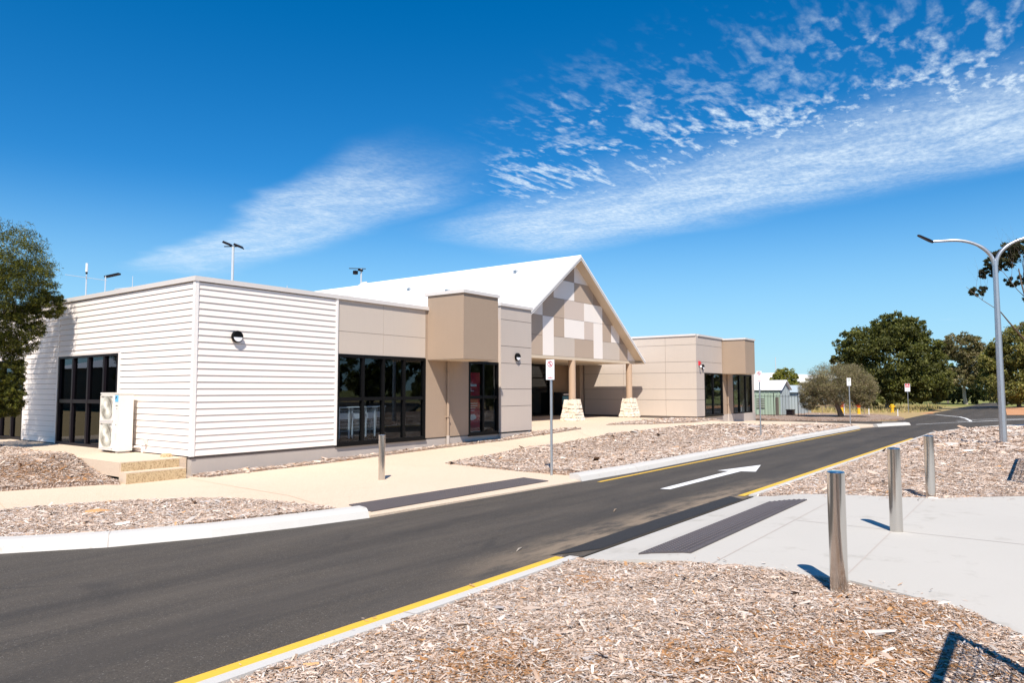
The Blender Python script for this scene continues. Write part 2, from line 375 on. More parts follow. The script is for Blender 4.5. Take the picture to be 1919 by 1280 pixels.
# ------------------------------------------------------------------ terrain heights
def ss(a, b, x):
    t = np.clip((x-a)/(b-a), 0, 1); return t*t*(3-2*t)
WX = [-30, 0, 4, 8, 11.3, 13.3, 15, 27, 29.2, 36, 45]; WZ = [-.45, -.45, -.4, -.31, -.25, -.12, -.01, -.01, -.25, -.5, -.68]
def S(x): return -.006*np.clip(x, -10, 45)
def road_h(x, y): return -.43+S(x)+.15*np.clip((y+7.6)/(-3.7), -.5, 1.2)
def far_h(x, y):
    f = -.41+S(x); w = np.interp(x, WX, WZ); return f+(w-f)*ss(-6.8, -.8, y)
def near_h(x, y): return -.18+S(x)
def lump(x, y, a=.02):
    return a*(np.sin(x*2.1+1.3*np.sin(y*1.7))+np.sin(y*2.7+.9*np.sin(x*1.3+2))+.6*np.sin(x*5.3+y*4.1))/1.6
def bed_far_h(x, y): return far_h(x, y)+.025+.09*ss(-5.4, -7.0, y)*(1-.6*ss(-1.9, -1.2, x)*(x < 2))+lump(x, y, .012)
def bed_near_h(x, y):
    r = np.hypot((x-20.5)/2.6, (y+13.05)/.75)
    return near_h(x, y)-.085*ss(-13.0, -11.65, y)+lump(x, y, .028)*ss(-11.5, -12.2, y)+lump(x*3.1+4, y*2.7, .009)-.16*np.exp(-r*r)+.12*ss(-13.6, -15.5, y)*ss(9, 16, x)
def flat(z): return lambda x, y: np.full_like(np.asarray(x, float), z)

def densify(poly, step):
    out = []
    for i, p in enumerate(poly):
        q = poly[(i+1) % len(poly)]; n = max(1, int(math.hypot(q[0]-p[0], q[1]-p[1])/step))
        out += [(p[0]+(q[0]-p[0])*k/n, p[1]+(q[1]-p[1])*k/n) for k in range(n)]
    return out
def inside(poly, X, Y):
    X = np.asarray(X); Y = np.asarray(Y); c = np.zeros(X.shape, bool); n = len(poly)
    for i in range(n):
        x1, y1 = poly[i]; x2, y2 = poly[(i+1) % n]
        if y1 == y2: continue
        k = ((y1 > Y) != (y2 > Y)) & (X < (x2-x1)*(Y-y1)/(y2-y1)+x1); c ^= k
    return c
def sheet(name, poly, hf, m, step=1., skirt=0., dz=0., parent=None):
    b = densify(poly, step); xs = [p[0] for p in b]; ys = [p[1] for p in b]
    gx, gy = np.meshgrid(np.arange(min(xs), max(xs), step), np.arange(min(ys), max(ys), step))
    gx = gx.ravel()+.13*step; gy = gy.ravel()+.17*step; k = inside(poly, gx, gy); gx, gy = gx[k], gy[k]
    bb = np.array(b)
    if len(gx):
        dm = np.min(np.hypot(gx[:, None]-bb[None, :, 0], gy[:, None]-bb[None, :, 1]), axis=1) if len(gx)*len(bb) < 4e7 else np.full(len(gx), 9.)
        gx, gy = gx[dm > step*.4], gy[dm > step*.4]
    pts = [Vector(p) for p in b]+[Vector((x, y)) for x, y in zip(gx, gy)]
    V, E_, F, _, _, _ = delaunay_2d_cdt(pts, [(i, (i+1) % len(b)) for i in range(len(b))], [], 1, 1e-5)
    x = np.array([v.x for v in V]); y = np.array([v.y for v in V]); z = hf(x, y)+dz
    V3 = [(a, c_, d) for a, c_, d in zip(x, y, z)]; F = [tuple(f) for f in F]
    F = [f if (x[f[1]]-x[f[0]])*(y[f[2]]-y[f[0]])-(x[f[2]]-x[f[0]])*(y[f[1]]-y[f[0]]) > 0 else f[::-1] for f in F]
    if skirt:
        from collections import Counter
        cn = Counter(); 
        for f in F:
            for i in range(3): cn[(min(f[i], f[(i+1) % 3]), max(f[i], f[(i+1) % 3]))] += 1
        low = {}
        for f in list(F):
            for i in range(3):
                a, c_ = f[i], f[(i+1) % 3]
                if cn[(min(a, c_), max(a, c_))] == 1:
                    for q in (a, c_):
                        if q not in low: low[q] = len(V3); V3.append((V3[q][0], V3[q][1], V3[q][2]-skirt))
                    F.append((c_, a, low[a], low[c_]))
    o = obj(name, pydata(V3, F), m, parent)
    if parent is None: tag(o, kind='structure')
    return o
def sweep(name, line, prof, hf, m, parent=None, side=1, step=.6):
    """kerb: profile (offset, height) swept along a ground polyline; offset to the left of travel when side=1"""
    L = []
    for i in range(len(line)-1):
        p, q = line[i], line[i+1]; n = max(1, int(math.hypot(q[0]-p[0], q[1]-p[1])/step))
        L += [(p[0]+(q[0]-p[0])*k/n, p[1]+(q[1]-p[1])*k/n) for k in range(n)]
    L.append(line[-1]); V = []; F = []; k = len(prof)
    for i, p in enumerate(L):
        a = L[max(i-1, 0)]; c = L[min(i+1, len(L)-1)]; dx, dy = c[0]-a[0], c[1]-a[1]; l = math.hypot(dx, dy) or 1
        nx, ny = -dy/l*side, dx/l*side; h0 = float(hf(np.array(p[0]), np.array(p[1])))
        for off, h in prof: V.append((p[0]+nx*off, p[1]+ny*off, h0+h))
    for i in range(len(L)-1):
        for j in range(k-1):
            f = (i*k+j, (i+1)*k+j, (i+1)*k+j+1, i*k+j+1); F.append(f if side == -1 else f[::-1])
    F += [tuple(range(k)), tuple(range((len(L)-1)*k, len(L)*k))[::-1]]
    o = tag(obj(name, pydata(V, F), m, parent), kind='structure' if parent is None else None)
    every = max(3, int(2.7/step)); jm = []
    for i in range(every, len(L)-2, every):
        p = L[i]; q = L[i+1]; l = math.hypot(q[0]-p[0], q[1]-p[1]); tx, ty = (q[0]-p[0])/l, (q[1]-p[1])/l; nx, ny = -ty*side, tx*side
        h0 = float(hf(np.array(p[0]), np.array(p[1]))); V2 = []
        for w_ in (-.006, .006):
            for off, h in prof[1:-1]: V2.append((p[0]+nx*(off-.001)+tx*w_, p[1]+ny*(off-.001)+ty*w_, h0+h+.0025))
        n2 = len(prof)-2; part_m = obj('kerb_joint', pydata(V2, [(j, j+1, n2+j+1, n2+j) for j in range(n2-1)]), 'plinth', o)
    return o

# ------------------------------------------------------------------ the ground
def build_ground():
    # base sheet to the horizon, kept a little under everything laid on it
    xs = np.concatenate([[-3000, -800, -200, -80, -40], np.arange(-24, 140, 4.), [170, 260, 500, 1200, 4000]])
    ys = np.concatenate([[-3000, -800, -200, -80], np.arange(-48, 48, 4.), [60, 90, 200, 800, 4000]])
    gx, gy = np.meshgrid(xs, ys); g = np.where(gx > 44, -.72+.03*np.clip((gx-60)/60, 0, 1), np.minimum(np.minimum(far_h(gx, gy), near_h(gx, gy)), road_h(gx, gy))-.35)
    V = np.stack([gx.ravel(), gy.ravel(), g.ravel()], 1); nx = len(xs)
    F = [(j*nx+i, j*nx+i+1, (j+1)*nx+i+1, (j+1)*nx+i) for j in range(len(ys)-1) for i in range(nx-1)]
    tag(obj('ground', pydata(V, F), 'grassland'), kind='structure')
    road = [(-24, -11.55), (23.6, -11.55), (28, -11.45), (31, -11.95), (33.3, -12.45), (33.8, -13.1), (35.7, -13.6), (38.1, -14.65), (44, -17.6), (60, -27), (70, -33),
            (78, -28), (66, -19), (59, -14.2), (60, -12.9), (86, -11.8), (116, -10.2), (124, -16), (128, -16), (128, 6), (124, 6), (114, -1), (98, -6.3), (80.6, -6.9), (69.7, -7.1), (65.2, -5.6), (66.3, -2.6), (64.8, 0), (62, 4),
            (58, 9), (47, 9), (40.2, 3), (39.3, -.6), (40.6, -3.5), (40.9, -7.6), (40.2, -8.9), (39.2, -9.2), (36.8, -7.95), (34.3, -7.4), (24.2, -7.38), (14.2, -7.5), (7, -7.62), (4.5, -7.5),
            (-1.25, -7.22), (-2.3, -6.98), (-3.4, -6.6), (-4.46, -6.02), (-5.4, -5.3), (-7.4, -3.2), (-9, 0), (-10, 6), (-24, 6)]
    sheet('road', road, road_h, 'asphalt', 1.2)
    sheet('asphalt_patch', [(-2.3, -11.22), (-1.72, -11.52), (2.95, -11.52), (3.25, -11.2), (.4, -11.17)], road_h, 'asphalt_fresh', .6, dz=.006)
    sheet('car_park', [(-90, -100), (70, -100), (70, -60), (34, -27), (12.1, -24.2), (-2.2, -24.2), (-6.2, -20.2), (-18.5, -20.2), (-90, -20.2)], near_h, 'asphalt', 6., dz=-.02)
    # painted markings
    def stripe(name, pts, w, m, dz=.005):
        L = []; Rr = []
        for i, p in enumerate(pts):
            a = pts[max(i-1, 0)]; c = pts[min(i+1, len(pts)-1)]; dx, dy = c[0]-a[0], c[1]-a[1]; l = math.hypot(dx, dy)
            L.append((p[0]-dy/l*w/2, p[1]+dx/l*w/2)); Rr.append((p[0]+dy/l*w/2, p[1]-dx/l*w/2))
        return sheet(name, L+Rr[::-1], road_h, m, .8, dz=dz)
    stripe('yellow_line', [(-15, -11.36), (-2.3, -11.36)], .115, 'yellow_paint')
    stripe('yellow_line', [(3.35, -11.35), (12, -11.35), (23.2, -11.35)], .12, 'yellow_paint')
    stripe('yellow_line', [(4.55, -7.93), (14, -7.82), (24, -7.72), (32.5, -7.72)], .1, 'yellow_paint')
    stripe('white_line', [(40.1, -9.35), (43.2, -11.2), (45, -11.8), (46.9, -11.6), (51, -11.1), (55, -10.4), (62.4, -8.1), (64.9, -5.9)], .16, 'white_paint')
    stripe('white_line', [(46.6, -10.9), (51.7, -14.4)], .16, 'white_paint')
    stripe('white_line', [(43.6, -11.75), (47, -13.1), (52, -15.1)], .16, 'white_paint')
    sheet('direction_arrow', [(3.82, -9.66), (7.72, -9.6), (7.72, -9.3), (9.52, -9.75), (7.72, -10.2), (7.72, -9.86), (3.82, -9.86)], road_h, 'white_paint', 1., dz=.006)
    # cream aggregate footpath: one slab to the building, beds are laid on it
    path = [(-9.6, 6), (-8.8, 0), (-7.2, -3.0), (-5.3, -5.0), (-4.3, -5.75), (-3.3, -6.3), (-2.2, -6.68), (-1.25, -6.9), (-1.22, -7.24), (4.5, -7.52), (4.6, -7.2), (7, -7.3), (14.2, -7.2), (24.2, -7.08), (34.3, -7.1), (36.8, -7.65),
            (39.2, -8.9), (39.9, -8.5), (40.4, -7.4), (40.1, -3.5), (38.9, -.6), (39.6, 3), (29.2, 3), (29.2, 7.9), (13.3, 7.9), (13.3, .1), (0, .1), (-.05, .4), (-1.5, .4), (-1.5, 6)]
    sheet('footpath', path, far_h, 'aggregate', .8, skirt=.3)
    # near concrete apron
    conc = [(-2.32, -11.6), (3.36, -11.6), (3.42, -11.85), (3.52, -12.7), (3.85, -13.5), (4.05, -14.1), (5.16, -15.2), (7.2, -16.6), (12, -19), (12, -24), (-2, -24), (-5, -16.9), (-3.6, -15.95), (-2.85, -15.38), (-2.42, -15.0), (-2.19, -14.55), (-2.0, -14.12), (-2.0, -13.9), (-2.08, -13.4), (-2.18, -12.7), (-2.27, -12.25)]
    def conc_h(x, y): return near_h(x, y)+.03-.11*ss(-12.6, -11.6, y)
    sheet('concrete_apron', conc, conc_h, 'concrete', .3, skirt=.25)
    # saw-cut joints in the apron: thin recess strips
    for a, b in (((-2.2, -12.95), (3.55, -12.9)), ((.75, -14.06), (.75, -12.95)), ((-2.05, -14.06), (4.1, -14.0)), ((.72, -14.1), (.65, -19))):
        dx, dy = b[0]-a[0], b[1]-a[1]; l = math.hypot(dx, dy); w = .006
        sheet('apron_joint', [(a[0]-dy/l*w, a[1]+dx/l*w), (b[0]-dy/l*w, b[1]+dx/l*w), (b[0]+dy/l*w, b[1]-dx/l*w), (a[0]+dy/l*w, a[1]-dx/l*w)], conc_h, 'plinth', .5, dz=.003)
    # tactile paving with domes
    def tactile(name, poly, hf, nx, ny, label):
        o = sheet(name, poly, hf, 'tactile', .22, dz=.016, skirt=.03)
        A, B, C, D = [Vector(p) for p in poly]; V = []; F = []
        for i in range(nx):
            for j in range(ny):
                u, v = (i+.5)/nx, (j+.5)/ny; p = A.lerp(B, v).lerp(D.lerp(C, v), u)
                h = float(hf(np.array(p.x), np.array(p.y)))+.016; k = len(V)
                for r, z in ((.02, 0), (.013, .006)):
                    for q in range(6): V.append((p.x+r*math.cos(q*1.047), p.y+r*math.sin(q*1.047), h+z))
                F += [(k+q, k+(q+1) % 6, k+6+(q+1) % 6, k+6+q) for q in range(6)]+[tuple(range(k+6, k+12))]
        d = obj('tactile_dome', pydata(V, F), 'tactile', o); tag(d, kind='stuff')
        return o
    tactile('tactile_paving', [(-.75, -6.22), (-.98, -7.02), (3.95, -7.05), (4.1, -6.3)], far_h, 84, 13, '')
    tactile('tactile_paving', [(-2.0, -12.12), (-1.85, -12.62), (2.63, -12.6), (2.38, -12.1)], conc_h, 76, 8, '')
    # kerbs
    prof = [(-.01, -.05), (0, .0), (.05, .1), (.09, .135), (.14, .145), (.33, .145), (.33, -.1)]
    sweep('kerb', [(-1.22, -7.24), (-2.3, -6.98), (-3.4, -6.6), (-4.46, -6.02), (-5.4, -5.3), (-7.4, -3.2), (-9, 0), (-10, 6)][::-1], prof, road_h, 'kerb_white', side=1)
    sweep('kerb', [(4.55, -7.52), (7, -7.62), (14.2, -7.5), (24.2, -7.38), (34.3, -7.4)], prof, road_h, 'kerb_white', side=1)
    flatp = [(-.01, -.05), (0, .0), (.08, .05), (.7, .06), (.7, -.1)]
    sweep('kerb', [(36.6, -7.9), (38.2, -8.6), (39.2, -9.2), (40.2, -8.9), (40.9, -7.6)], prof, road_h, 'kerb_white', side=1, step=.3)
    lowp = [(0, -.05), (0, .02), (.015, .03), (.125, .034), (.125, -.1)]
    sweep('kerb', [(-24, -11.465), (-2.3, -11.465)], lowp, road_h, 'kerb_white', side=-1)
    sweep('kerb', [(3.4, -11.465), (23.6, -11.465), (26, -11.46), (28, -11.43), (31, -11.95), (33.3, -12.45)], lowp, road_h, 'kerb_white', side=-1)
    sweep('kerb', [(33.2, -12.9), (33.9, -13.05), (35.7, -13.6), (38.1, -14.65), (44, -17.6)], [(0, -.05), (0, .08), (.1, .12), (1.1, .12), (1.1, -.1)], road_h, 'kerb_white', side=-1)
    # mulch beds
    beds = {}
    beds['nl'] = ([(-18, -11.6), (-2.32, -11.6), (-2.27, -12.25), (-2.18, -12.7), (-2.08, -13.4), (-2.0, -13.9), (-2.0, -14.12), (-2.19, -14.55), (-2.42, -15), (-2.85, -15.38), (-3.6, -15.95), (-5, -16.9), (-6, -20), (-18, -20)], bed_near_h)
    beds['nr'] = ([(3.4, -11.6), (23.6, -11.6), (28, -11.56), (31, -12.15), (33.3, -12.65), (33.7, -13.9), (35.5, -14.6), (37.6, -15.6), (43, -18.4), (40, -26), (12.2, -24), (12.2, -19), (7.2, -16.6), (5.16, -15.2), (4.05, -14.1), (3.85, -13.5), (3.52, -12.7), (3.42, -11.85)], bed_near_h)
    beds['fl'] = ([(-4.6, -2.0), (-4.33, -2.04), (-3.35, -2.33), (-2.67, -2.73), (-2.1, -3.3), (-1.74, -3.84), (-1.4, -4.6), (-1.27, -5.1), (-1.25, -5.9), (-1.33, -6.6), (-1.6, -6.8), (-2.2, -6.67), (-3.25, -6.32), (-4.28, -5.78), (-5.2, -5.08), (-7.1, -3.1), (-8.2, -1.2), (-7, -1.6)], bed_far_h)
    beds['fr'] = ([(5.14, -3.06), (7.12, -2.85), (9.7, -2.5), (12.9, -2.65), (17, -2.7), (21.7, -2.6), (26.5, -3.2), (31, -3.7), (36.4, -4.3), (37.2, -5.4), (36.6, -6.4), (34.3, -7.08), (24.2, -7.07), (14.2, -7.19), (7, -7.3), (5.2, -7.2), (5.11, -6.3), (5.12, -4.2)], bed_far_h)
    beds['st'] = ([(.15, -.42), (3.4, -.42), (6.3, -.4), (9.5, -.42), (11.2, -.5), (12.4, -.72), (13.7, -.95), (15.2, -1.1), (14.9, -.5), (13.4, -.02), (13.3, .05), (.05, .05), (.05, -.1)], lambda x, y: far_h(x, y)+.03+lump(x, y, .008))
    beds['se'] = ([(18.2, -.5), (20.5, .05), (23.5, .25), (28.9, -.15), (29.3, -.3), (31, -.9), (28.5, -1.9), (24, -2.0), (20.5, -1.5)], lambda x, y: far_h(x, y)+.025+lump(x, y, .01))
    def bf(x, y):   # mounded bed beside the landing
        return -.42+.41*ss(.3, 2.6, y+.35*(x+1.5))*ss(-7., -1.7, x)+.03+lump(x, y, .02)
    beds['lf'] = ([(-1.5, .15), (-1.5, 4.25), (-1.46, 6.9), (-2.4, 7.2), (-8.5, 7.5), (-8.5, 2.0), (-5.4, 1.35), (-3.4, .75), (-2.6, .45), (-1.75, .15), (-1.6, -.1)], bf)
    def isl(x, y): return road_h(x, y)+.13+lump(x, y, .02)
    beds['is'] = ([(47, 5), (56, 5.5), (61, 2.6), (59.5, -1), (60, -4), (56, -6.0), (52.3, -6.9), (50, -7.4), (48.2, -6.7), (46, -3.8), (44.6, 1.0)], isl)
    for k, (poly, hf) in list(beds.items()):
        sheet('mulch_bed', poly, hf, 'mulch', .35 if k not in ('nr', 'fr', 'is') else .6, skirt=.12)
    sheet('bare_soil', [(19.2, -12.62), (20.4, -12.5), (21.8, -12.7), (22.3, -13.0), (21.7, -13.35), (20.5, -13.55), (19.2, -13.4), (18.7, -13.0)], bed_near_h, 'sand', .3, dz=.012)
    for poly in ([(66, -7.6), (69.5, -7.0), (80, -6.8), (98, -6.1), (110, -2.5), (104, -2.0), (90, -4.6), (74, -5.2), (66.2, -5.0), (65.2, -5.8)], [(59, -13.2), (70, -12.8), (88, -11.9), (96, -13.5), (80, -17), (64, -16.6), (60, -14.6)]):
        sheet('bare_soil', poly, road_h, 'soil_orange', 2., dz=.02)
    # control joints across the footpath
    for a, b in (((-1.25, -6.6), (-.6, -4.4)), ((-.6, -4.4), (-.2, -.4)), ((5.05, -4.6), (3.6, -.5)), ((9.6, -2.3), (9.3, -.5)), ((13.4, -2.5), (14.6, -1.2)), ((-4.2, -1.9), (-3.6, .7))):
        dx, dy = b[0]-a[0], b[1]-a[1]; l = math.hypot(dx, dy); w = .006
        sheet('path_joint', [(a[0]-dy/l*w, a[1]+dx/l*w), (b[0]-dy/l*w, b[1]+dx/l*w), (b[0]+dy/l*w, b[1]-dx/l*w), (a[0]+dy/l*w, a[1]-dx/l*w)], far_h, 'sand', .5, dz=.004)
    beds['conc_h'] = conc_h
    return beds
BEDS = build_ground()

# ------------------------------------------------------------------ wood chips lying on the beds
def chips(name, poly, hf, dens, size, label, clip=None, lift=.006):
    xs = [p[0] for p in poly]; ys = [p[1] for p in poly]
    x0, x1, y0, y1 = clip if clip else (min(xs), max(xs), min(ys), max(ys))
    n = int((x1-x0)*(y1-y0)*dens); X = rng.uniform(x0, x1, n); Y = rng.uniform(y0, y1, n)
    k = inside(poly, X, Y); X, Y = X[k], Y[k]; n = len(X)
    ln = size*rng.lognormal(0, .5, n)*np.where(rng.uniform(0, 1, n) < .03, 2.4, 1.); wd = ln*rng.uniform(.08, .26, n); th = wd*rng.uniform(.2, .6, n)
    yaw = rng.uniform(0, 2*np.pi, n); tilt = rng.normal(0, .2, n); Z = hf(X, Y)+lift+rng.uniform(0, .02, n)
    ax = np.stack([np.cos(yaw)*np.cos(tilt), np.sin(yaw)*np.cos(tilt), np.sin(tilt)], 1); sx = np.stack([-np.sin(yaw), np.cos(yaw), rng.normal(0, .25, n)], 1)
    C = np.stack([X, Y, Z], 1); uz = np.array([0, 0, 1.])
    # a splinter: four corners of a flat chip plus a raised ridge point
    sk = rng.uniform(-.4, .4, n)[:, None]
    P = np.stack([C-ax*ln[:, None]/2-sx*wd[:, None]*(.5+sk*.3), C+ax*ln[:, None]/2*(1+sk*.4)-sx*wd[:, None]*.4, C+ax*ln[:, None]/2+sx*wd[:, None]*.5, C-ax*ln[:, None]/2*(1-sk*.4)+sx*wd[:, None]*.35, C+uz*th[:, None]+ax*ln[:, None]*sk*.3], 1)
    V = P.reshape(-1, 3); b = np.arange(n)[:, None]*5
    F = np.concatenate([b+np.array([[0, 1, 4]]), b+np.array([[1, 2, 4]]), b+np.array([[2, 3, 4]]), b+np.array([[3, 0, 4]])], 0)
    pal = np.array([(.55, .43, .345), (.465, .355, .28), (.36, .255, .185), (.65, .555, .475), (.51, .46, .415), (.27, .18, .125), (.17, .11, .075), (.50, .28, .13), (.40, .36, .34)])
    w = np.array([.21, .2, .14, .12, .12, .09, .055, .03, .06]); ci = rng.choice(len(pal), n, p=w/w.sum())
    col = pal[ci]*rng.uniform(.88, 1.3, (n, 1))
    # rusty drifts of fresher bark
    dr = np.zeros(n)
    for cx_, cy_, r_ in ((-5.3, -12.75, .5), (-3.0, -12.15, .22), (-3.7, -14.5, .6), (-2.7, -14.6, .4), (-4.5, -13.8, .35), (-2.6, 1.6, .8), (-2.3, .7, .5)):
        dr = np.maximum(dr, np.exp(-((X-cx_)**2+(Y-cy_)**2)/(r_*r_)))
    k = rng.uniform(0, 1, n) < dr*.5; col[k] = np.array([.36, .185, .08])*rng.uniform(.5, 1.25, (k.sum(), 1))
    o = mesh_np(name, V, F, np.repeat(col, 5, 0), 'chip'); tag(o, label, 'wood chips', kind='stuff'); return o
def mesh_np(name, V, F, colr, m, parent=None):
    me = bpy.data.meshes.new(name); nv, nf, s = len(V), len(F), F.shape[1]
    me.vertices.add(nv); me.vertices.foreach_set('co', np.ascontiguousarray(V, np.float32).ravel())
    me.loops.add(nf*s); me.loops.foreach_set('vertex_index', np.ascontiguousarray(F, np.int32).ravel())
    me.polygons.add(nf); me.polygons.foreach_set('loop_start', np.arange(0, nf*s, s, dtype=np.int32)); me.polygons.foreach_set('loop_total', np.full(nf, s, np.int32))
    me.update(calc_edges=True)
    a = me.color_attributes.new('tint', 'FLOAT_COLOR', 'POINT'); c4 = np.ones((nv, 4), np.float32); c4[:, :3] = colr; a.data.foreach_set('color', c4.ravel())
    return obj(name, me, m, parent)
def build_chips():
    b = BEDS
    chips('wood_chips', *b['nl'], 16000, .0205, 'loose pale wood chips covering the bed in the foreground', clip=(-7.6, -1.9, -15.9, -11.6))
    chips('wood_chips', *b['nr'], 2600, .034, 'loose wood chips on the bed beyond the concrete apron', clip=(3.3, 14, -16, -11.6))
    chips('wood_chips', *b['nr'], 420, .08, 'wood chips on the bed around the street lamp', clip=(14, 34, -18, -11.6))
    chips('wood_chips', *b['fl'], 4200, .034, 'wood chips in the bed inside the curved white kerb', clip=(-6.6, -1.2, -6.9, -1.9))
    chips('wood_chips', *b['fr'], 1300, .048, 'wood chips in the long bed between footpath and far kerb', clip=(5, 20, -7.3, -2.3))
    chips('wood_chips', *b['fr'], 330, .09, 'wood chips at the far end of the long bed', clip=(20, 37.2, -7.3, -2.3))
    chips('wood_chips', *b['st'], 1100, .05, 'narrow strip of wood chips along the foot of the front wall')
    chips('wood_chips', *b['lf'], 2600, .04, 'rusty wood chips in the mounded bed beside the landing', clip=(-5.5, -1.4, -.1, 7.2))
    edge = [(-2.27, -12.25), (-2.18, -12.7), (-2.08, -13.4), (-2.0, -13.9), (-2.0, -14.12), (-2.19, -14.55), (-2.42, -15.0), (-2.2, -15.1), (-1.85, -14.5), (-1.75, -13.9), (-1.85, -13.2), (-1.95, -12.4)]
    chips('wood_chips', edge, b['conc_h'], 70, .03, 'stray wood chips spilled over the edge of the concrete apron', lift=.004)
    chips('wood_chips', [(3.3, -11.8), (3.42, -12.7), (3.75, -13.5), (3.95, -14.1), (4.9, -15.1), (4.5, -15.1), (3.5, -14.1), (3.2, -13.2), (3.1, -12)], b['conc_h'], 60, .035, 'stray wood chips along the far edge of the concrete apron', lift=.004)
    chips('wood_chips', [(-14, -11.3), (-2.3, -11.3), (-2.3, -11.6), (-14, -11.6)], lambda x, y: road_h(x, y)+.03*(y < -11.46), 22, .022, 'stray chips along the near kerb', lift=.006)
    chips('wood_chips', *b['se'], 300, .07, 'wood chips in the small bed before the entrance')
build_chips()

# ------------------------------------------------------------------ the building
B = empty('terminal_building', (0, 0, 0))
tag(B, 'long single storey building with white weatherboards, beige panels and a steep gabled entrance', 'building')
ZP, ZP2 = 4.0, 4.5            # underside of the copings
F0, L0 = ('F', 0.), ('L', 0.)
def part(name, m, f, parent=B, smooth=False):
    b = MB(); f(b); return b.out(name, m, parent, smooth)
def pb(name, m, pl, u0, u1, z0, z1, n0, n1, parent=B): return part(name, m, lambda b: b.pbox(pl, u0, u1, z0, z1, n0, n1), parent)
def bx(name, m, *a, parent=B): return part(name, m, lambda b: b.box(*a), parent)

def walls():
    # cores behind the cladding
    for a in ((0.02, 4.07, -.05, ZP), (4.07, 7.63, 2.49, ZP), (7.63, 9.71, -.05, ZP), (9.71, 11.39, 2.47, ZP), (11.39, 13.23, -.05, ZP2)): pb('wall', 'core', F0, *a, -.2, -.02)
    for a in ((.2, 3.58, -.05, ZP), (3.58, 7.22, 2.49, ZP), (7.22, 9.66, -.05, ZP), (9.66, 13.2, 2.49, ZP), (13.2, 24, -.05, ZP)): pb('wall', 'core', L0, *a, -.2, -.02)
    bx('wall', 'core', 13.05, 13.245, .2, 8, -.05, 4.3); bx('wall', 'core', .2, 13.05, 23.8, 24, -.05, ZP)
    bx('roof_deck', 'core', .2, 13.05, .2, 23.8, 3.6, 3.7)
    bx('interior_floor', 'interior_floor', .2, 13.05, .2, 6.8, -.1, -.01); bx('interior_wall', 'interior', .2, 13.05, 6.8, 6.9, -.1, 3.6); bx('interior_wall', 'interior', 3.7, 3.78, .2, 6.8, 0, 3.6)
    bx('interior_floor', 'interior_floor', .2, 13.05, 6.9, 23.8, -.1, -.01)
    # plinth, set back under the cladding
    pb('plinth', 'plinth', F0, .0, 11.34, -.75, -.05, -.3, .0); pb('plinth', 'plinth', ('F', -.12), 11.34, 13.24, -.75, -.05, -.35, -.02)
    pb('plinth', 'plinth', ('L', .0), .3, 24, -.75, -.05, -.3, .0)
def boards():
    pitch = .1535; n = 26
    def board(pl, u0, u1, i):
        z0 = i*pitch+.008; z1 = z0+pitch-.009
        pr = [(z0, .036), (z1, .018), (z1, -.005), (z0, -.005)]
        V = []
        for u in (u0, u1):
            for z, d in pr: V.append((u, pl[1]-d, z) if pl[0] == 'F' else (pl[1]-d, u, z))
        Fc = [(0, 4, 5, 1), (1, 5, 6, 2), (2, 6, 7, 3), (3, 7, 4, 0), (0, 1, 2, 3), (7, 6, 5, 4)]
        if pl[0] == 'L': Fc = [f[::-1] for f in Fc]
        return obj('weatherboard', pydata(V, [f[::-1] for f in Fc]), 'white_board', B)
    for i in range(n):
        board(F0, .045, 4.03, i)
        z = i*pitch
        if z > 2.4:
            board(L0, .045, 7.21, i); board(L0, 7.27, 20, i)
        else:
            board(L0, .045, 3.47, i); board(L0, 7.27, 9.57, i); board(L0, 13.3, 20, i)
    part('corner_trim', 'white_trim', lambda b: b.box(-.048, .045, -.048, .045, 0, ZP+.01))
    pb('edge_trim', 'white_trim', F0, 4.03, 4.10, 0, ZP+.03, -.02, .05)
    pb('joint_trim', 'white_trim', L0, 7.21, 7.27, 2.49, ZP, -.02, .034)
    for u0, u1, z0, z1 in ((3.47, 3.57, 0, 2.5), (3.47, 7.21, 2.49, 2.545), (7.215, 7.275, 0, 2.49), (9.57, 9.66, 0, 2.5), (9.57, 13.3, 2.49, 2.545)): pb('window_trim', 'white_trim', L0, u0, u1, z0, z1, -.02, .04)
    pb('base_flashing', 'joint', F0, .01, 4.05, -.052, .007, -.05, .012); pb('base_flashing', 'joint', L0, .01, 9.6, -.052, .007, -.05, .012)
def copings():
    def cop(pl, u0, u1, z, h=.11, n=.07): pb('coping', 'coping', pl, u0, u1, z, z+h, -.25, n)
    cop(F0, -.07, 7.75, ZP+.012); pb('coping', 'coping', L0, .252, 20, ZP+.012, ZP+.122, -.25, .07)
    cop(('F', -.12), 11.3, 13.28, ZP2, .11, .05)
    pb('coping', 'coping', ('L', 29.2), -.115, 7.6, ZP2+.003, ZP2+.113, -.25, .05); cop(('F', -.12), 29.46, 33.3, ZP2+.003, .11, .05)
def panel(pl, u0, u1, z0, z1, m, n=.0, g=.008): return pb('cladding_panel', m, pl, u0+g, u1-g, z0+g, z1-g, n-.03, n)
ZJ = [.0, .92, 1.53, 2.455, 3.07, 4.02, ZP2]
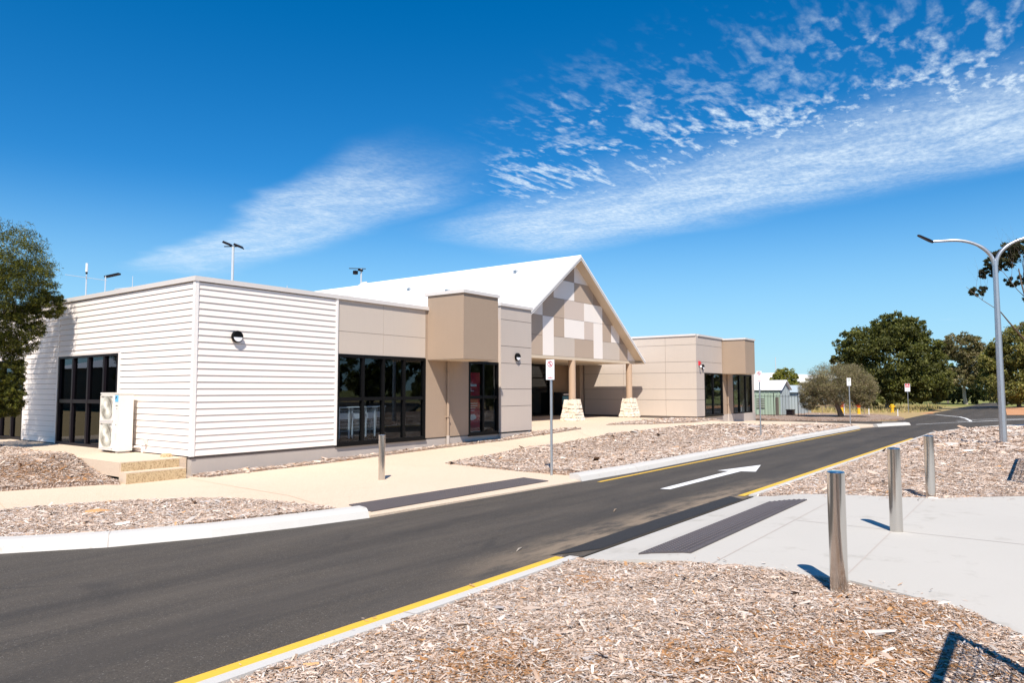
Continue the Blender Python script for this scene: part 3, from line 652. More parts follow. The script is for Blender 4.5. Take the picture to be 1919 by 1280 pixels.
def panels():
    for u0, u1 in ((4.1, 5.82), (5.82, 7.6)):
        panel(F0, u0, u1, 3.13, ZP+.01, 'panel_beige', .005, .005); panel(F0, u0, u1, 2.5, 3.13, 'panel_beige', .005, .005)
    pb('wall', 'joint', F0, 4.1, 7.6, 2.49, ZP, -.05, -.028)
    S3 = ('F', -.12); pb('wall', 'joint', S3, 11.36, 13.22, -.0, ZP2, -.1, -.034)
    pb('return_panel', 'panel_grey', ('L', 11.34), -.115, .0, 0, ZP2, -.03, 0)
    for i in range(6): panel(S3, 11.34, 13.25, ZJ[i], ZJ[i+1], 'panel_grey', 0)
    bx('return_panel', 'panel_beige', 13.246, 13.276, -.09, 8, 0, ZP2)
    W = ('L', 29.2); pb('wall', 'joint', W, -.08, 7.1, -.3, ZP2, -.2, -.034)
    for i in range(6):
        for u0, u1 in ((-.12, 1.72), (1.72, 4.4), (4.4, 7.1)): panel(W, u0, u1, ZJ[i], ZJ[i+1], 'panel_beige', 0)
    Fr = ('F', -.12); pb('wall', 'joint', Fr, 29.24, 30.33, -.3, ZP2, -.2, -.034); pb('wall', 'joint', Fr, 30.33, 33.2, 2.47, ZP2, -.2, -.034)
    for i in range(6):
        panel(Fr, 29.2, 30.36, ZJ[i], ZJ[i+1], 'panel_grey', 0)
        if ZJ[i] > 2.4: panel(Fr, 30.36, 31.7, ZJ[i], ZJ[i+1], 'panel_grey', 0, ); panel(Fr, 31.7, 33.2, ZJ[i], ZJ[i+1], 'panel_grey', 0)
    pb('plinth', 'plinth', Fr, 29.25, 39.4, -1.0, -.005, -.3, -.06); pb('plinth', 'plinth', W, -.06, 7.1, -.6, -.005, -.3, -.06)
def brown_bays():
    for k, (x0, xw0, xw1, xe, yb) in enumerate(((7.6, 9.71, 11.36, 11.36, 0.), (33.2, 35.3, 38.9, 39.4, -.0))):
        pl = ('F', yb)
        pb('rendered_wall', 'render_brown', pl, x0+(.05 if k else 0), xw0, 0, ZP+(.5 if k else -.0), -.06, .012)
        pb('rendered_wall', 'render_brown', pl, xw0, xw1, 2.475, ZP+(.5 if k else 0), -.06, .010)
        if k: pb('rendered_wall', 'panel_grey', pl, xw1, xe, -.0, ZP2, -.06, .011)
        # projecting box
        bxx = x0+.09
        part('projecting_bay', 'render_brown', lambda b: b.box(bxx, bxx+1.71, yb-1.5, yb-.013, 2.45, 4.46))
        part('bay_coping', 'coping', lambda b: b.box(bxx-.045, bxx+1.755, yb-1.545, yb+.1, 4.462, 4.565))
        part('bay_lip', 'soffit', lambda b: b.box(bxx+.02, bxx+1.69, yb-1.48, yb-.02, 2.435, 2.449))
        # downpipe
        xd = x0+1.0; zb = -.31 if k == 0 else -.45
        dp = part('downpipe', 'render_brown', lambda b: b.tube([(xd, yb-.08, .0), (xd, yb-.08, 2.436)], .04, 12), smooth=True)
        part('pipe_shoe', 'plinth', lambda b: b.tube([(xd, yb-.08, zb-.1), (xd, yb-.08, .03)], .056, 12), dp, True)
        for z in (.62, 2.05): part('pipe_bracket', 'render_brown', lambda b: b.box(xd-.055, xd+.055, yb-.13, yb-.0, z, z+.03), dp)
    bx('wall', 'core', 39.2, 39.4, 0.0, 12, -1, ZP2); bx('wall', 'core', 29.4, 39.2, 11.8, 12, -1, ZP2)
    bx('roof_deck', 'core', 29.4, 39.2, .1, 11.8, 3.9, 4.0); bx('interior_wall', 'interior', 29.4, 39.2, 4, 4.1, 0, 3.9); bx('interior_floor', 'interior_floor', 29.4, 39.2, .1, 11.8, -.1, -.01)
    part('coping', 'coping', lambda b: b.box(35.05, 39.45, -.06, .2, ZP2, ZP2+.1))
def window(pl, u0, u1, z0, z1, mull, rail, fm='frame_black', gm='glass', label=None, sash=()):
    w = MB(); e = .075
    for a in ((u0, u1, z0, z0+e), (u0, u1, z1-e, z1), (u0, u0+e, z0+e, z1-e), (u1-e, u1, z0+e, z1-e)): w.pbox(pl, *a, -.1, .03)
    wo = w.out('window', fm, B)
    if label: wo['label'] = label
    us = [u0+e]+[m for m in mull]+[u1-e]; zs = [z0+e]+([rail] if rail else [])+[z1-e]
    for m_ in mull: pb('mullion', fm, pl, m_-.045, m_+.045, z0+e, z1-e, -.085, .018, wo)
    if rail:
        for i in range(len(us)-1): pb('transom', fm, pl, us[i]+(.045 if i else 0), us[i+1]-(.045 if i < len(us)-2 else 0), rail-.05, rail+.05, -.08, .012, wo)
    for i in range(len(us)-1):
        for j in range(len(zs)-1):
            a0 = us[i]+(.045 if i else 0); a1 = us[i+1]-(.045 if i < len(us)-2 else 0); c0 = zs[j]+(.05 if j else 0); c1 = zs[j+1]-(.05 if j < len(zs)-2 else 0)
            pb('pane', gm, pl, a0, a1, c0, c1, -.046, -.04, wo)
    return wo
def windows():
    w = window(F0, 4.11, 7.6, -.005, 2.485, [5.06, 5.84, 6.69], 1.25, label='wide black window of eight panes with trolleys behind it')
    pb('sill', 'frame_black', F0, 4.10, 7.62, -.05, -.006, -.1, .06, w)
    w = window(F0, 9.715, 11.355, -.005, 2.465, [10.5], 1.25, label='narrow black window with a red banner behind it'); pb('sill', 'frame_black', F0, 9.7, 11.33, -.05, -.006, -.1, .06, w)
    window(L0, 3.6, 7.2, -.02, 2.48, [4.42, 5.35, 6.3], 1.2, 'frame_dark', 'glass_side', label='tall dark glazed doors behind the air conditioner')
    window(L0, 9.68, 13.18, -.02, 2.48, [10.6, 11.5, 12.4], 1.2, 'frame_dark', 'glass_side', label='dark window behind the tree')
    w = window(('F', -.12), 30.37, 33.18, -.0, 2.45, [31.7], None, gm='glass'); pb('sill', 'frame_black', ('F', -.12), 30.37, 33.2, -.05, -.002, -.1, .05, w)
    w = window(F0, 35.32, 38.88, -.0, 2.46, [36.5, 37.7], None, gm='glass'); pb('sill', 'frame_black', F0, 35.3, 38.9, -.05, -.002, -.1, .05, w)
walls(); boards(); copings(); panels(); brown_bays(); windows()

# ---- gabled entrance
XC, YB, YP, ZA, XR, ZE = 21.3, 2.57, 3.02, 8.04, 6.93, 3.06
def slope_z(x): return ZA-(ZA-ZE)*abs(x-XC)/XR
def gable():
    th = .13
    for s in (-1, 1):
        e = (XC+s*XR, ZE); nm = 'roof_slope'
        for y0, y1, dz in ((YB-.03, 18.1, 0.), (18.1, 34, -.02)):
            ps = [(XC, y0, ZA+dz+.06), (e[0], y0, e[1]+dz+.06), (e[0], y0, e[1]+dz-.07), (XC, y0, ZA+dz-.07)]
            ps = ps if s < 0 else ps[::-1]
            part(nm, 'roof_white', lambda b: b.poly_prism(ps, (0, y1-y0, 0)))
        # barge board along the verge, thin fascia line below it
        def brg(b):
            ps = [(XC, YB-.07, ZA+.085), (e[0], YB-.07, e[1]+.085), (e[0], YB-.07, e[1]-.12), (XC, YB-.07, ZA-.12)]
            b.poly_prism(ps if s < 0 else ps[::-1], (0, .035, 0))
        part('barge_board', 'barge', brg)
        def bln(b):
            ps = [(XC, YB-.078, ZA-.035), (e[0], YB-.078, e[1]-.035), (e[0], YB-.078, e[1]-.06), (XC, YB-.078, ZA-.06)]
            b.poly_prism(ps if s < 0 else ps[::-1], (0, .006, 0))
        part('fascia_groove', 'joint', bln)
        def sof(b):
            ps = [(XC, YB-.03, ZA-.075), (e[0], YB-.03, e[1]-.075), (e[0], YB-.03, e[1]-.1), (XC, YB-.03, ZA-.1)]
            b.poly_prism(ps if s < 0 else ps[::-1], (0, YP-YB+.3, 0))
        part('verge_soffit', 'soffit', sof)
    part('ridge_cap', 'roof_white', lambda b: b.tube([(XC, YB-.05, ZA+.05), (XC, 18.1, ZA+.05)], .07, 8))
    # raised flashing rib over the roof
    def rib(b):
        ps = [(XC, 18.0, ZA+.22), (XC-XR, 18.0, ZE+.2), (XC-XR, 18.0, ZE), (XC, 18.0, ZA)]; b.poly_prism(ps, (0, .45, 0))
    part('roof_flashing', 'coping', rib)
    for x, y in ((20.0, 13.0), (20.5, 5.9), (18.7, 16.3), (18.8, 21.5), (19.4, 9.6)):
        z = slope_z(x)+.07; a = part('roof_anchor', 'galv', lambda b: b.box(x-.12, x+.12, y-.1, y+.1, z-.1, z+.09))
    # coloured panels: grid of .905 m
    g = .9375; x0 = 17.71; Z0, gz = 3.105, .932
    cx = lambda i: x0+i*g
    T = 'panel_taupe'; N = 'panel_tan'; P = 'panel_pink'; W = 'panel_white'; G_ = 'panel_beige'
    rows = [(0, 1, 0, 1, N), (1, 2, 0, 2, W), (2, 4, 0, 1, G_), (4, 6, 0, 1, N), (6, 7, 0, 2, W), (7, 9, 0, 1, G_), (9, 10, 0, 1, N), (10, 11.2, 0, 1, W),
            (0, 1, 1, 2, N), (2, 3, 1, 2, N), (3, 5, 1, 2, W), (5, 6, 1, 2, P), (7, 8, 1, 2, N), (8, 9, 1, 2, W), (9, 10.5, 1, 2, T),
            (-.4, 1, 2, 3, W), (1, 3, 2, 3, N), (3, 5, 2, 3, P), (5, 7, 2, 3, W), (7, 9.2, 2, 3, N),
            (.6, 2, 3, 4, N), (2, 4, 3, 4, W), (4, 6, 3, 4, N), (6, 8, 3, 4, T), (1.8, 4, 4, 5.6, T), (4, 6.4, 4, 5.6, W),
            (-2, 0, 0, 1, W), (-4, -2, 0, 1, N), (-2.5, 0, 1, 2, N)]
    for a, c, r, q, m in rows:
        xa, xb = cx(a)+.007, cx(c)-.007; za, zb = Z0+r*gz+.007, Z0+q*gz-.007
        # clip the panel to the gable triangle
        def clip(poly, f):
            out = []
            for i in range(len(poly)):
                p, q2 = poly[i], poly[(i+1) % len(poly)]; fp, fq = f(p), f(q2)
                if fp >= 0: out.append(p)
                if fp*fq < 0: t = fp/(fp-fq); out.append((p[0]+(q2[0]-p[0])*t, p[1]+(q2[1]-p[1])*t))
            return out
        k = (ZA-ZE)/XR; poly = [(xa, za), (xb, za), (xb, zb), (xa, zb)]
        poly = clip(poly, lambda p: ZA-.1-k*(p[0]-XC)-p[1]); poly = clip(poly, lambda p: ZA-.1+k*(p[0]-XC)-p[1]) if poly else poly
        if len(poly) < 3: continue
        part('gable_panel', m, lambda b: b.poly_prism([(x, YP, z) for x, z in poly], (0, .03, 0)))
    tri = [(XC-XR+.25, YP+.04, 3.09), (XC+XR-.25, YP+.04, 3.09), (XC, YP+.04, ZA-.12)]
    part('gable_wall', 'joint', lambda b: b.poly_prism(tri, (0, .12, 0)))
    # beam line and ceiling of the porch
    bx('beam', 'soffit', 13.3, XC+XR-.28, YP-.012, YP+.3, 2.96, 3.098); bx('porch_ceiling', 'soffit', 13.28, 28.33, YP+.301, 5.82, 3.0, 3.06); bx('porch_ceiling', 'soffit', 13.28, 29.16, 5.821, 8.2, 3.0, 3.06)
    bx('porch_ceiling', 'soffit', XC+XR-.27, 28.33, 2.6, YP+.3, 3.0, 3.06)
    bx('box_gutter', 'roof_white', XC+XR-.2, 29.16, 5.9, 17, 3.07, 3.2)
    # back of the porch: brick return, pilaster and dark glazed entrance
    bw = bx('brick_wall', 'mortar', 26.92, 29.0, 8.02, 8.3, -.1, 3.0); nb = 0
    me = MB(); me.box(0, .285, 0, .03, 0, .082); mesh = pydata(me.V, me.F); mesh.materials.append(MATS['brick'])
    for r in range(32):
        x = 26.93-(.15 if r % 2 else 0)
        while x < 28.9:
            if x > 26.8 and nb < 300:
                o = bpy.data.objects.new('brick', mesh); o.location = (x, 7.995, .0+r*.092); link(o, bw); nb += 1
            x += .297
    bx('pilaster', 'render_brown', 28.72, 29.15, 7.12, 7.6, 0, 3.0)
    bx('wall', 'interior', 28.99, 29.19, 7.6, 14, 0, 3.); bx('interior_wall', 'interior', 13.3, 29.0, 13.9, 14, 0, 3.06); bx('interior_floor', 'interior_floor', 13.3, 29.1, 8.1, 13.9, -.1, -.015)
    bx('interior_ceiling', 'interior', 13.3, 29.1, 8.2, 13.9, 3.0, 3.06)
    wd = window(('F', 8.1), 13.4, 26.88, 0, 2.96, [15.3, 17.2, 19.1, 21, 22.9, 24.8], 2.2, gm='glass_dark', label='dark glazed entrance at the back of the porch')
    # columns on battered limestone bases
    for x in (15.2, 21.38, 27.44):
        part('column', 'column_paint', lambda b: b.tube([(x, 3.13, 1.0), (x, 3.13, 2.96)], .175, 20), smooth=True)
        y = 3.13; core = part('stone_base', 'limestone', lambda b: b.add([(x+sx*.41*f, y+sy*.41*f, z) for z, f in ((-.1, 1.04), (.97, .64)) for sx, sy in ((-1, -1), (1, -1), (1, 1), (-1, 1))],
                    [(3, 2, 1, 0), (4, 5, 6, 7), (0, 1, 5, 4), (1, 2, 6, 5), (2, 3, 7, 6), (3, 0, 4, 7)]))
        rs = random.Random(int(x*10)); zz = [0.]
        while zz[-1] < .9: zz.append(min(1.03, zz[-1]+rs.uniform(.11, .27)))
        if zz[-1] < 1.0: zz[-1] = 1.03
        for z0, z1 in zip(zz, zz[1:]):
            for side in range(4):
                if side == 2: continue
                f0 = .435*(1-.34*z0/1.03); f1 = .435*(1-.34*z1/1.03); u = -1.
                while u < .98:
                    u2 = min(1., u+rs.uniform(.3, .95)); u2 = 1. if u2 > .8 else u2
                    d = rs.uniform(.012, .045); g2 = .02; zt = z1-.008; V = []
                    jit = [(rs.uniform(-.07, .07), rs.uniform(-.03, .03)) for _ in range(4)]
                    ring = [(u+g2, z0+.008, f0), (u2-g2, z0+.008, f0), (u2-g2, zt, f1), (u+g2, zt, f1)]
                    for out_, sc_ in ((-.04, 1.), (d*.55, 1.), (d, .82)):
                        cu, cz = (u+u2)/2, (z0+zt)/2
                        for (a, z, f), (ja, jz) in zip(ring, jit):
                            a2 = cu+(a-cu)*sc_+ja; z2 = cz+(z-cz)*sc_+jz; w_ = a2*f; n_ = f+out_
                            V.append({0: (x+w_, y-n_, z2), 1: (x+n_, y+w_, z2), 3: (x-n_, y-w_, z2)}[side])
                    Fc = [(0, 1, 5, 4), (1, 2, 6, 5), (2, 3, 7, 6), (3, 0, 4, 7), (4, 5, 9, 8), (5, 6, 10, 9), (6, 7, 11, 10), (7, 4, 8, 11), (8, 9, 10, 11)]
                    obj('stone', pydata(V, Fc), 'limestone', core); u = u2
gable()

# ---- landing and steps by the side door
def landing():
    sheet('landing', [(-1.5, .15), (-.03, .15), (-.03, 10.5), (-8.5, 10.5), (-8.5, 7.5), (-2.4, 7.2), (-1.45, 6.9), (-1.45, 4.25)], flat(-.02), 'aggregate', 1., skirt=.3)
    o = tag(part('steps', 'aggregate', lambda b: b.box(-1.5, -.2, -.16, .148, -.6, -.215), None), kind='structure')
    part('riser_face', 'aggregate_cut', lambda b: b.box(-1.495, -.205, -.168, -.161, -.5, -.235), o)
    part('riser_face', 'aggregate_cut', lambda b: b.box(-1.46, -.2, .141, .1495, -.213, -.035), o)
    b = MB(); rs = random.Random(3); V = []
    for z in (0, .07):
        for i in range(7):
            t = i*.9; V.append((-.24+.17*math.cos(t)*rs.uniform(.8, 1.1)*(1-.25*(z > 0)), .62+.09*math.sin(t)*rs.uniform(.8, 1.1), -.02+z+rs.uniform(-.01, .012)*(z > 0)))
    b.add(V, [tuple(range(6, -1, -1)), tuple(range(7, 14))]+[(i, (i+1) % 7, 7+(i+1) % 7, 7+i) for i in range(7)])
    tag(b.out('rock', 'aggregate_cut'), 'small flat brown rock lying at the top of the steps', 'rock')
landing()

# ---- air conditioner
def air_con():
    x0, x1, y0, y1, H = -.50, -.16, 2.42, 3.38, 1.43
    a = empty('air_conditioner', (-.33, 2.9, 0)); tag(a, 'tall white outdoor air conditioner with two fan grilles standing on the landing', 'air conditioner')
    part('casing', 'ac_white', lambda b: b.box(x0, x1, y0, y1, .03, H-.02), a); part('lid', 'ac_white', lambda b: b.box(x0-.012, x1+.01, y0-.012, y1+.012, H-.02, H+.015), a)
    part('base_rail', 'galv', lambda b: b.box(x0+.02, x1-.02, y0+.08, y0+.16, -.02, .03).box(x0+.02, x1-.02, y1-.16, y1-.08, -.02, .03), a)
    for zc in (.40, 1.07):
        yc = y0+.60; gq = part('fan_guard', 'ac_white', lambda b: b.box(x0-.03, x0-.001, yc-.33, yc-.31, zc-.31, zc+.31).box(x0-.03, x0-.001, yc+.31, yc+.33, zc-.31, zc+.31).box(x0-.03, x0-.001, yc-.309, yc+.309, zc+.29, zc+.31).box(x0-.03, x0-.001, yc-.309, yc+.309, zc-.31, zc-.29), a)
        part('fan_opening', 'dark_hole', lambda b: b.lathe((x0-.001, yc, zc), [(.285, 0), (.285, .003)], 32, '-X'), gq)
        def blades(b):
            for q in range(5):
                t0 = q*1.2566
                b.add([(x0-.008, yc+.05*math.cos(t0), zc+.05*math.sin(t0)), (x0-.008, yc+.26*math.cos(t0), zc+.26*math.sin(t0)), (x0-.014, yc+.25*math.cos(t0+.8), zc+.25*math.sin(t0+.8)), (x0-.014, yc+.06*math.cos(t0+.8), zc+.06*math.sin(t0+.8))], [(0, 1, 2, 3)])
        part('fan_blade', 'dark_hole', blades, gq)
        def bars(b):
            for q in range(54):
                t = q*math.pi/27; cu = .35
                p0 = (x0-.026, yc+.04*math.cos(t), zc+.04*math.sin(t)); p1 = (x0-.026, yc+.17*math.cos(t+cu*.6), zc+.17*math.sin(t+cu*.6)); p2 = (x0-.024, yc+.31*math.cos(t+cu), zc+.31*math.sin(t+cu))
                b.tube([p0, p1, p2], .0055, 4, False)
            for r in (.1, .2, .3): b.tube([(x0-.026, yc+r*math.cos(k*.2618), zc+r*math.sin(k*.2618)) for k in range(25)], .004, 4, False)
        part('grille', 'ac_grille', bars, gq); part('hub', 'ac_white', lambda b: b.lathe((x0-.022, yc, zc), [(.055, 0), (.05, .01)], 20, '-X'), gq)
        part('grille_skirt', 'coping', lambda b: b.box(x0-.034, x0-.002, yc-.32, yc+.33, zc-.355, zc-.315), gq)
    part('badge', 'logo_blue', lambda b: b.box(x0-.004, x0-.0005, y0+.05, y0+.22, 1.22, 1.38), a)
    part('badge_mark', 'ink_black', lambda b: b.poly_prism([(x0-.0045, y0+.19, 1.27), (x0-.0045, y0+.11, 1.35), (x0-.0045, y0+.19, 1.35)], (-.001, 0, 0)), a)
    part('rating_plate', 'coping', lambda b: b.box(x0-.003, x0-.0005, y0+.1, y0+.19, .3, .46), a)
    for y, z, w in ((y0+.08, 1.12, .1), (y0+.1, 1.05, .03), (y0+.12, .66, .04)): part('label_print', 'ink_black', lambda b: b.box(x0-.002, x0-.0005, y, y+w, z, z+.018), a)
    part('drain_pipe', 'white_trim', lambda b: b.tube([(x1+.0, y0+.1, .1), (-.075, y0+.1, .11), (-.07, y0-.25, .12), (-.06, y0-.3, .09), (-.06, y0-.3, -.01)], .028, 8), a, True)
    part('isolator', 'coping', lambda b: b.box(-.12, -.036, y0-.5, y0-.42, .2, .31), a)
air_con()

# ---- lamps on the walls
def wall_lamp(loc, label, s=1.):
    x, y, z = loc; a = empty('wall_lamp', loc); tag(a, label, 'wall lamp', 'round bulkhead lamps on the walls')
    part('housing', 'frame_black', lambda b: b.lathe((x, y, z), [(.12*s, 0), (.145*s, .02), (.145*s, .07), (.12*s, .085)], 28, '-Y'), a, True)
    V = [(x+.118*s*math.cos(t), y-.092, z+.118*s*math.sin(t)) for t in np.linspace(math.pi*1.03, math.pi*1.97, 14)]
    part('lens', 'lens', lambda b: b.poly_prism(V, (0, .012, 0)), a)
    V2 = [(x+.13*s*math.cos(t), y-.1, z+.13*s*math.sin(t)) for t in np.linspace(-.03, math.pi+.03, 16)]
    part('eyelid', 'frame_black', lambda b: b.poly_prism(V2, (0, .03, 0)), a)
wall_lamp((1.02, -.035, 2.78), 'round black eyelid lamp on the white weatherboard wall')
wall_lamp((12.29, -.12, 2.7), 'round black eyelid lamp on the grey panel wall left of the entrance')
wall_lamp((30.05, -.12, 2.78), 'round black eyelid lamp on the far right wing beside a red alarm')
a = empty('alarm_strobe', (29.6, -.12, 2.8)); tag(a, 'small red and white alarm sounder high on the right wing', 'alarm')
part('backplate', 'sign_red', lambda b: b.box(29.5, 29.64, -.2, -.121, 2.86, 3.1), a); part('sounder', 'print_white', lambda b: b.lathe((29.57, -.2, 2.78), [(.05, 0), (.07, .05), (.05, .09)], 14, '-Y'), a); part('strobe', 'hydrant_red', lambda b: b.lathe((29.57, -.2, 2.98), [(.05, 0), (.04, .06)], 14, '-Y'), a)

# ---- things behind the glass and in the porch
def trolley(x, y, label):
    a = empty('luggage_trolley', (x, y, 0)); tag(a, label, 'luggage trolley', 'luggage trolleys parked behind the wide window')
    t = .014
    part('frame', 'steel_tube', lambda b: b.tube([(x-.27, y+.05, .12), (x-.27, y, .5), (x-.24, y-.06, 1.0)], t, 8).tube([(x+.27, y+.05, .12), (x+.27, y, .5), (x+.24, y-.06, 1.0)], t, 8).tube([(x-.27, y+.05, .14), (x-.12, y+.85, .2), (x+.12, y+.85, .2), (x+.27, y+.05, .14)], t, 8), a, True)
    part('handle', 'trolley_light', lambda b: b.tube([(x-.26, y-.08, 1.0), (x+.26, y-.08, 1.0)], .024, 8), a)
    part('back_brace', 'trolley_light', lambda b: b.box(x-.2, x-.155, y-.05, y-.03, .12, 1.0).box(x+.155, x+.2, y-.05, y-.03, .12, 1.0), a)
    part('ad_panel', 'trolley_light', lambda b: b.box(x-.2, x+.2, y-.02, y-.005, .66, .84), a)
    def bsk(b):
        for i in range(14): b.tube([(x-.26+i*.04, y+.02, .3), (x-.26+i*.04, y+.02, .93)], .0055, 4, False)
        for z in (.32, .42, .52, .62, .72, .82, .92): b.tube([(x-.26, y+.02, z), (x+.26, y+.02, z)], .007, 4, False)
        for i in range(5): b.tube([(x-.2+i*.1, y+.05, .15), (x-.1+i*.05, y+.8, .21)], .01, 4, False)
    part('basket', 'steel_tube', bsk, a)
    for dx, dy in ((-.26, .05), (.26, .05), (0, .8)): part('wheel', 'rubber', lambda b: b.tube([(x+dx-.018, y+dy, .055), (x+dx+.018, y+dy, .055)], .055, 12), a)
for x, y, l in ((4.82, .55, 'luggage trolley at the left end of the wide window'), (5.36, .62, 'second luggage trolley from the left behind the wide window'), (5.95, .7, 'third luggage trolley from the left behind the wide window'), (6.55, 1.0, 'luggage trolley behind the wide window nearest its middle mullion')): trolley(x, y, l)
a = empty('banner', (10.26, .3, 0)); tag(a, 'tall red printed banner standing behind the narrow window', 'banner')
part('banner_cloth', 'banner_red', lambda b: b.box(10.04, 10.68, .3, .308, .08, 2.1), a); part('banner_stand', 'steel_tube', lambda b: b.box(10.02, 10.70, .27, .34, -.01, .08), a)
for i in range(4): part('print_line', 'print_white', lambda b: b.box(10.12, 10.54-.05*i*(i > 1), .296, .2995, 1.02-i*.08, 1.045-i*.08), a)
part('emblem', 'print_white', lambda b: b.poly_prism([(10.29+.2*math.cos(t), .2965, .56+.1*math.sin(t)) for t in np.linspace(0, 6.1, 24)], (0, .002, 0)), a)
part('print_line', 'print_white', lambda b: b.box(10.14, 10.50, .296, .2995, 1.62, 1.7).box(10.16, 10.36, .296, .2995, 1.45, 1.48), a)
a = empty('vending_machine', (27.75, 7.5, 0)); tag(a, 'black drinks machine with blue front in the shaded porch', 'vending machine')
part('cabinet', 'vending_black', lambda b: b.box(27.1, 28.3, 7.4, 7.95, 0, 1.35), a); part('display', 'screen_blue', lambda b: b.box(27.18, 28.02, 7.385, 7.398, .55, 1.12), a)
part('header', 'panel_white', lambda b: b.box(27.3, 28.1, 7.385, 7.398, 1.18, 1.27), a); part('payment_panel', 'coping', lambda b: b.box(28.06, 28.24, 7.385, 7.398, .7, 1.1), a); part('hatch', 'coping', lambda b: b.box(27.2, 27.8, 7.385, 7.398, .3, .45), a)

# ---- bollards
def bollard(x, y, z, label):
    a = empty('bollard', (x, y, z)); tag(a, label, 'bollard', 'stainless steel bollards')
    part('post', 'stainless', lambda b: b.lathe((x, y, z-.2), [(.07, 0), (.07, 1.172)], 40), a, True)
    part('cap', 'stainless', lambda b: b.lathe((x, y, z+.9725), [(.07, 0), (.067, .008), (.05, .012)], 40), a)
bollard(-2.31, -14.1, -.165, 'nearest shiny steel bollard at the edge of the foreground chips')
bollard(.71, -14.08, -.17, 'middle one of the three steel bollards on the concrete apron')
bollard(4.26, -14.04, -.21, 'steel bollard at the far edge of the concrete apron')
bollard(2.01, -4.05, -.44, 'lone steel bollard on the cream footpath before the building')

# ---- signs
def sign(x, y, z, top, label, kind, w=.225, h=.46, yaw=0.):
    a = empty('parking_sign', (x, y, z)); tag(a, label, 'sign', 'signs on poles along the road')
    part('pole', 'galv', lambda b: b.tube([(x, y, z-.2), (x, y, top-.03)], .03, 14), a, True)
    p = part('panel', 'sign_white', lambda b: b.box(x-.042, x-.037, y-w/2, y+w/2, top-h, top), a)
    part('bracket', 'galv', lambda b: b.box(x-.0365, x+.034, y-.034, y+.034, top-.12, top-.09).box(x-.0365, x+.034, y-.034, y+.034, top-h+.09, top-h+.12), a)
    mt = Matrix.Translation((x-.0432, y, 0)) @ Matrix.Rotation(-math.pi/2, 4, 'Z') @ Matrix.Rotation(math.pi/2, 4, 'X')
    def ring(b, r0_, r1_, zc):
        n = 28; k = len(b.V)
        for i in range(n):
            t = 2*math.pi*i/n
            for r in (r0_, r1_): b.V.append((x-.0432, y+r*math.cos(t), zc+r*math.sin(t)))
        for i in range(n): j = (i+1) % n; b.F.append((k+2*i, k+2*i+1, k+2*j+1, k+2*j))
    if kind == 'S':
        zc = top-.1; part('ring', 'sign_red', lambda b: ring(b, .055, .07, zc), p)
        text_mesh('letter', 'S', .125, 'ink_black', p, Matrix.Translation((0, 0, zc)) @ mt)
        part('slash', 'sign_red', lambda b: b.add([(x-.0446, y+.048, zc+.036), (x-.0446, y+.036, zc+.048), (x-.0446, y-.048, zc-.036), (x-.0446, y-.036, zc-.048)], [(0, 1, 2, 3)]), p)
        part('arrow', 'sign_red', lambda b: b.box(x-.0438, x-.0425, y-.07, y+.07, top-h+.035, top-h+.047).box(x-.0438, x-.0425, y-.006, y+.006, top-h+.048, top-h+.085), p)
    elif kind == 'red':
        part('red_field', 'sign_red', lambda b: b.box(x-.0438, x-.0425, y-w*.42, y+w*.42, top-.2, top-.02).box(x-.0438, x-.0425, y-w*.42, y+w*.42, top-.34, top-.25), p)
        part('symbol', 'sign_white', lambda b: ring(b, .03, .06, top-.11), p); p.children[-1].location.x -= .002
    else:
        part('symbol', 'shed_green', lambda b: ring(b, .03, .07, top-.12), p)
    return a
sign(4.94, -6.48, -.42, 2.19, 'no stopping sign on a grey pole at the tip of the long bed', 'S')
sign(21.75, -5.92, -.5, 2.28, 'second pole sign along the long bed, standing before the far wing', 'S')
sign(37.3, -6.3, -.62, 2.18, 'pole sign where the far kerb ends, in front of the brown bushy tree', 'g')
sign(68.4, -5.2, -.7, 2.05, 'red and white pole sign across the junction before the big dark tree', 'red', .45, .75)

# ---- street lamp with two arms
def street_lamp():
    x, y, z = 20.3, -14.4, -.28; a = empty('street_lamp', (x, y, z)); tag(a, 'tall galvanised street lamp with two curved arms', 'street lamp')
    part('pole', 'galv', lambda b: b.tube([(x, y, z-.3), (x, y, 3), (x, y, 5.85)], [.115, .095, .078], 8), a)
    rx, ry = rt.x, rt.y; l = math.hypot(rx, ry)
    dx, dy = math.cos(R(-68)), math.sin(R(-68))      # arm direction on plan
    for s in (-1, 1):
        pts = []; 
        for i in range(15):
            t = i/14*math.pi/2; r = 1.0; pts.append((x+s*dx*(.03+r*1.25*(1-math.cos(t))), y+s*dy*(.03+r*1.25*(1-math.cos(t))), 5.7+.93*math.sin(t)))
        for q in (.25, .45, .62): pts.append((pts[14][0]+s*dx*q, pts[14][1]+s*dy*q, 6.63-.01*q))
        arm = part('arm', 'galv', lambda b: b.tube(pts, [.062]*8+[.05]*7+[.045, .042, .04], 12), a, True); e = Vector(pts[-1]); dd = Vector((s*dx, s*dy, .58)).normalized(); sd_ = Vector((-s*dy, s*dx, 0)); un = dd.cross(sd_)
        def head(b):
            V = []
            for q, w, t in ((-.06, .04, .03), (.06, .06, .04), (.44, .085, .022), (.5, .06, .012)):
                for su, sv in ((-1, -1), (1, -1), (1, 1), (-1, 1)): V.append(e+dd*q+sd_*su*w+un*sv*t)
            Fc = [(0, 1, 2, 3), (15, 14, 13, 12)]
            for i in range(3): Fc += [(i*4+j, i*4+(j+1) % 4, i*4+4+(j+1) % 4, i*4+4+j) for j in range(4)]
            b.add(V, Fc)
        part('lantern', 'frame_dark', head, arm)
street_lamp()

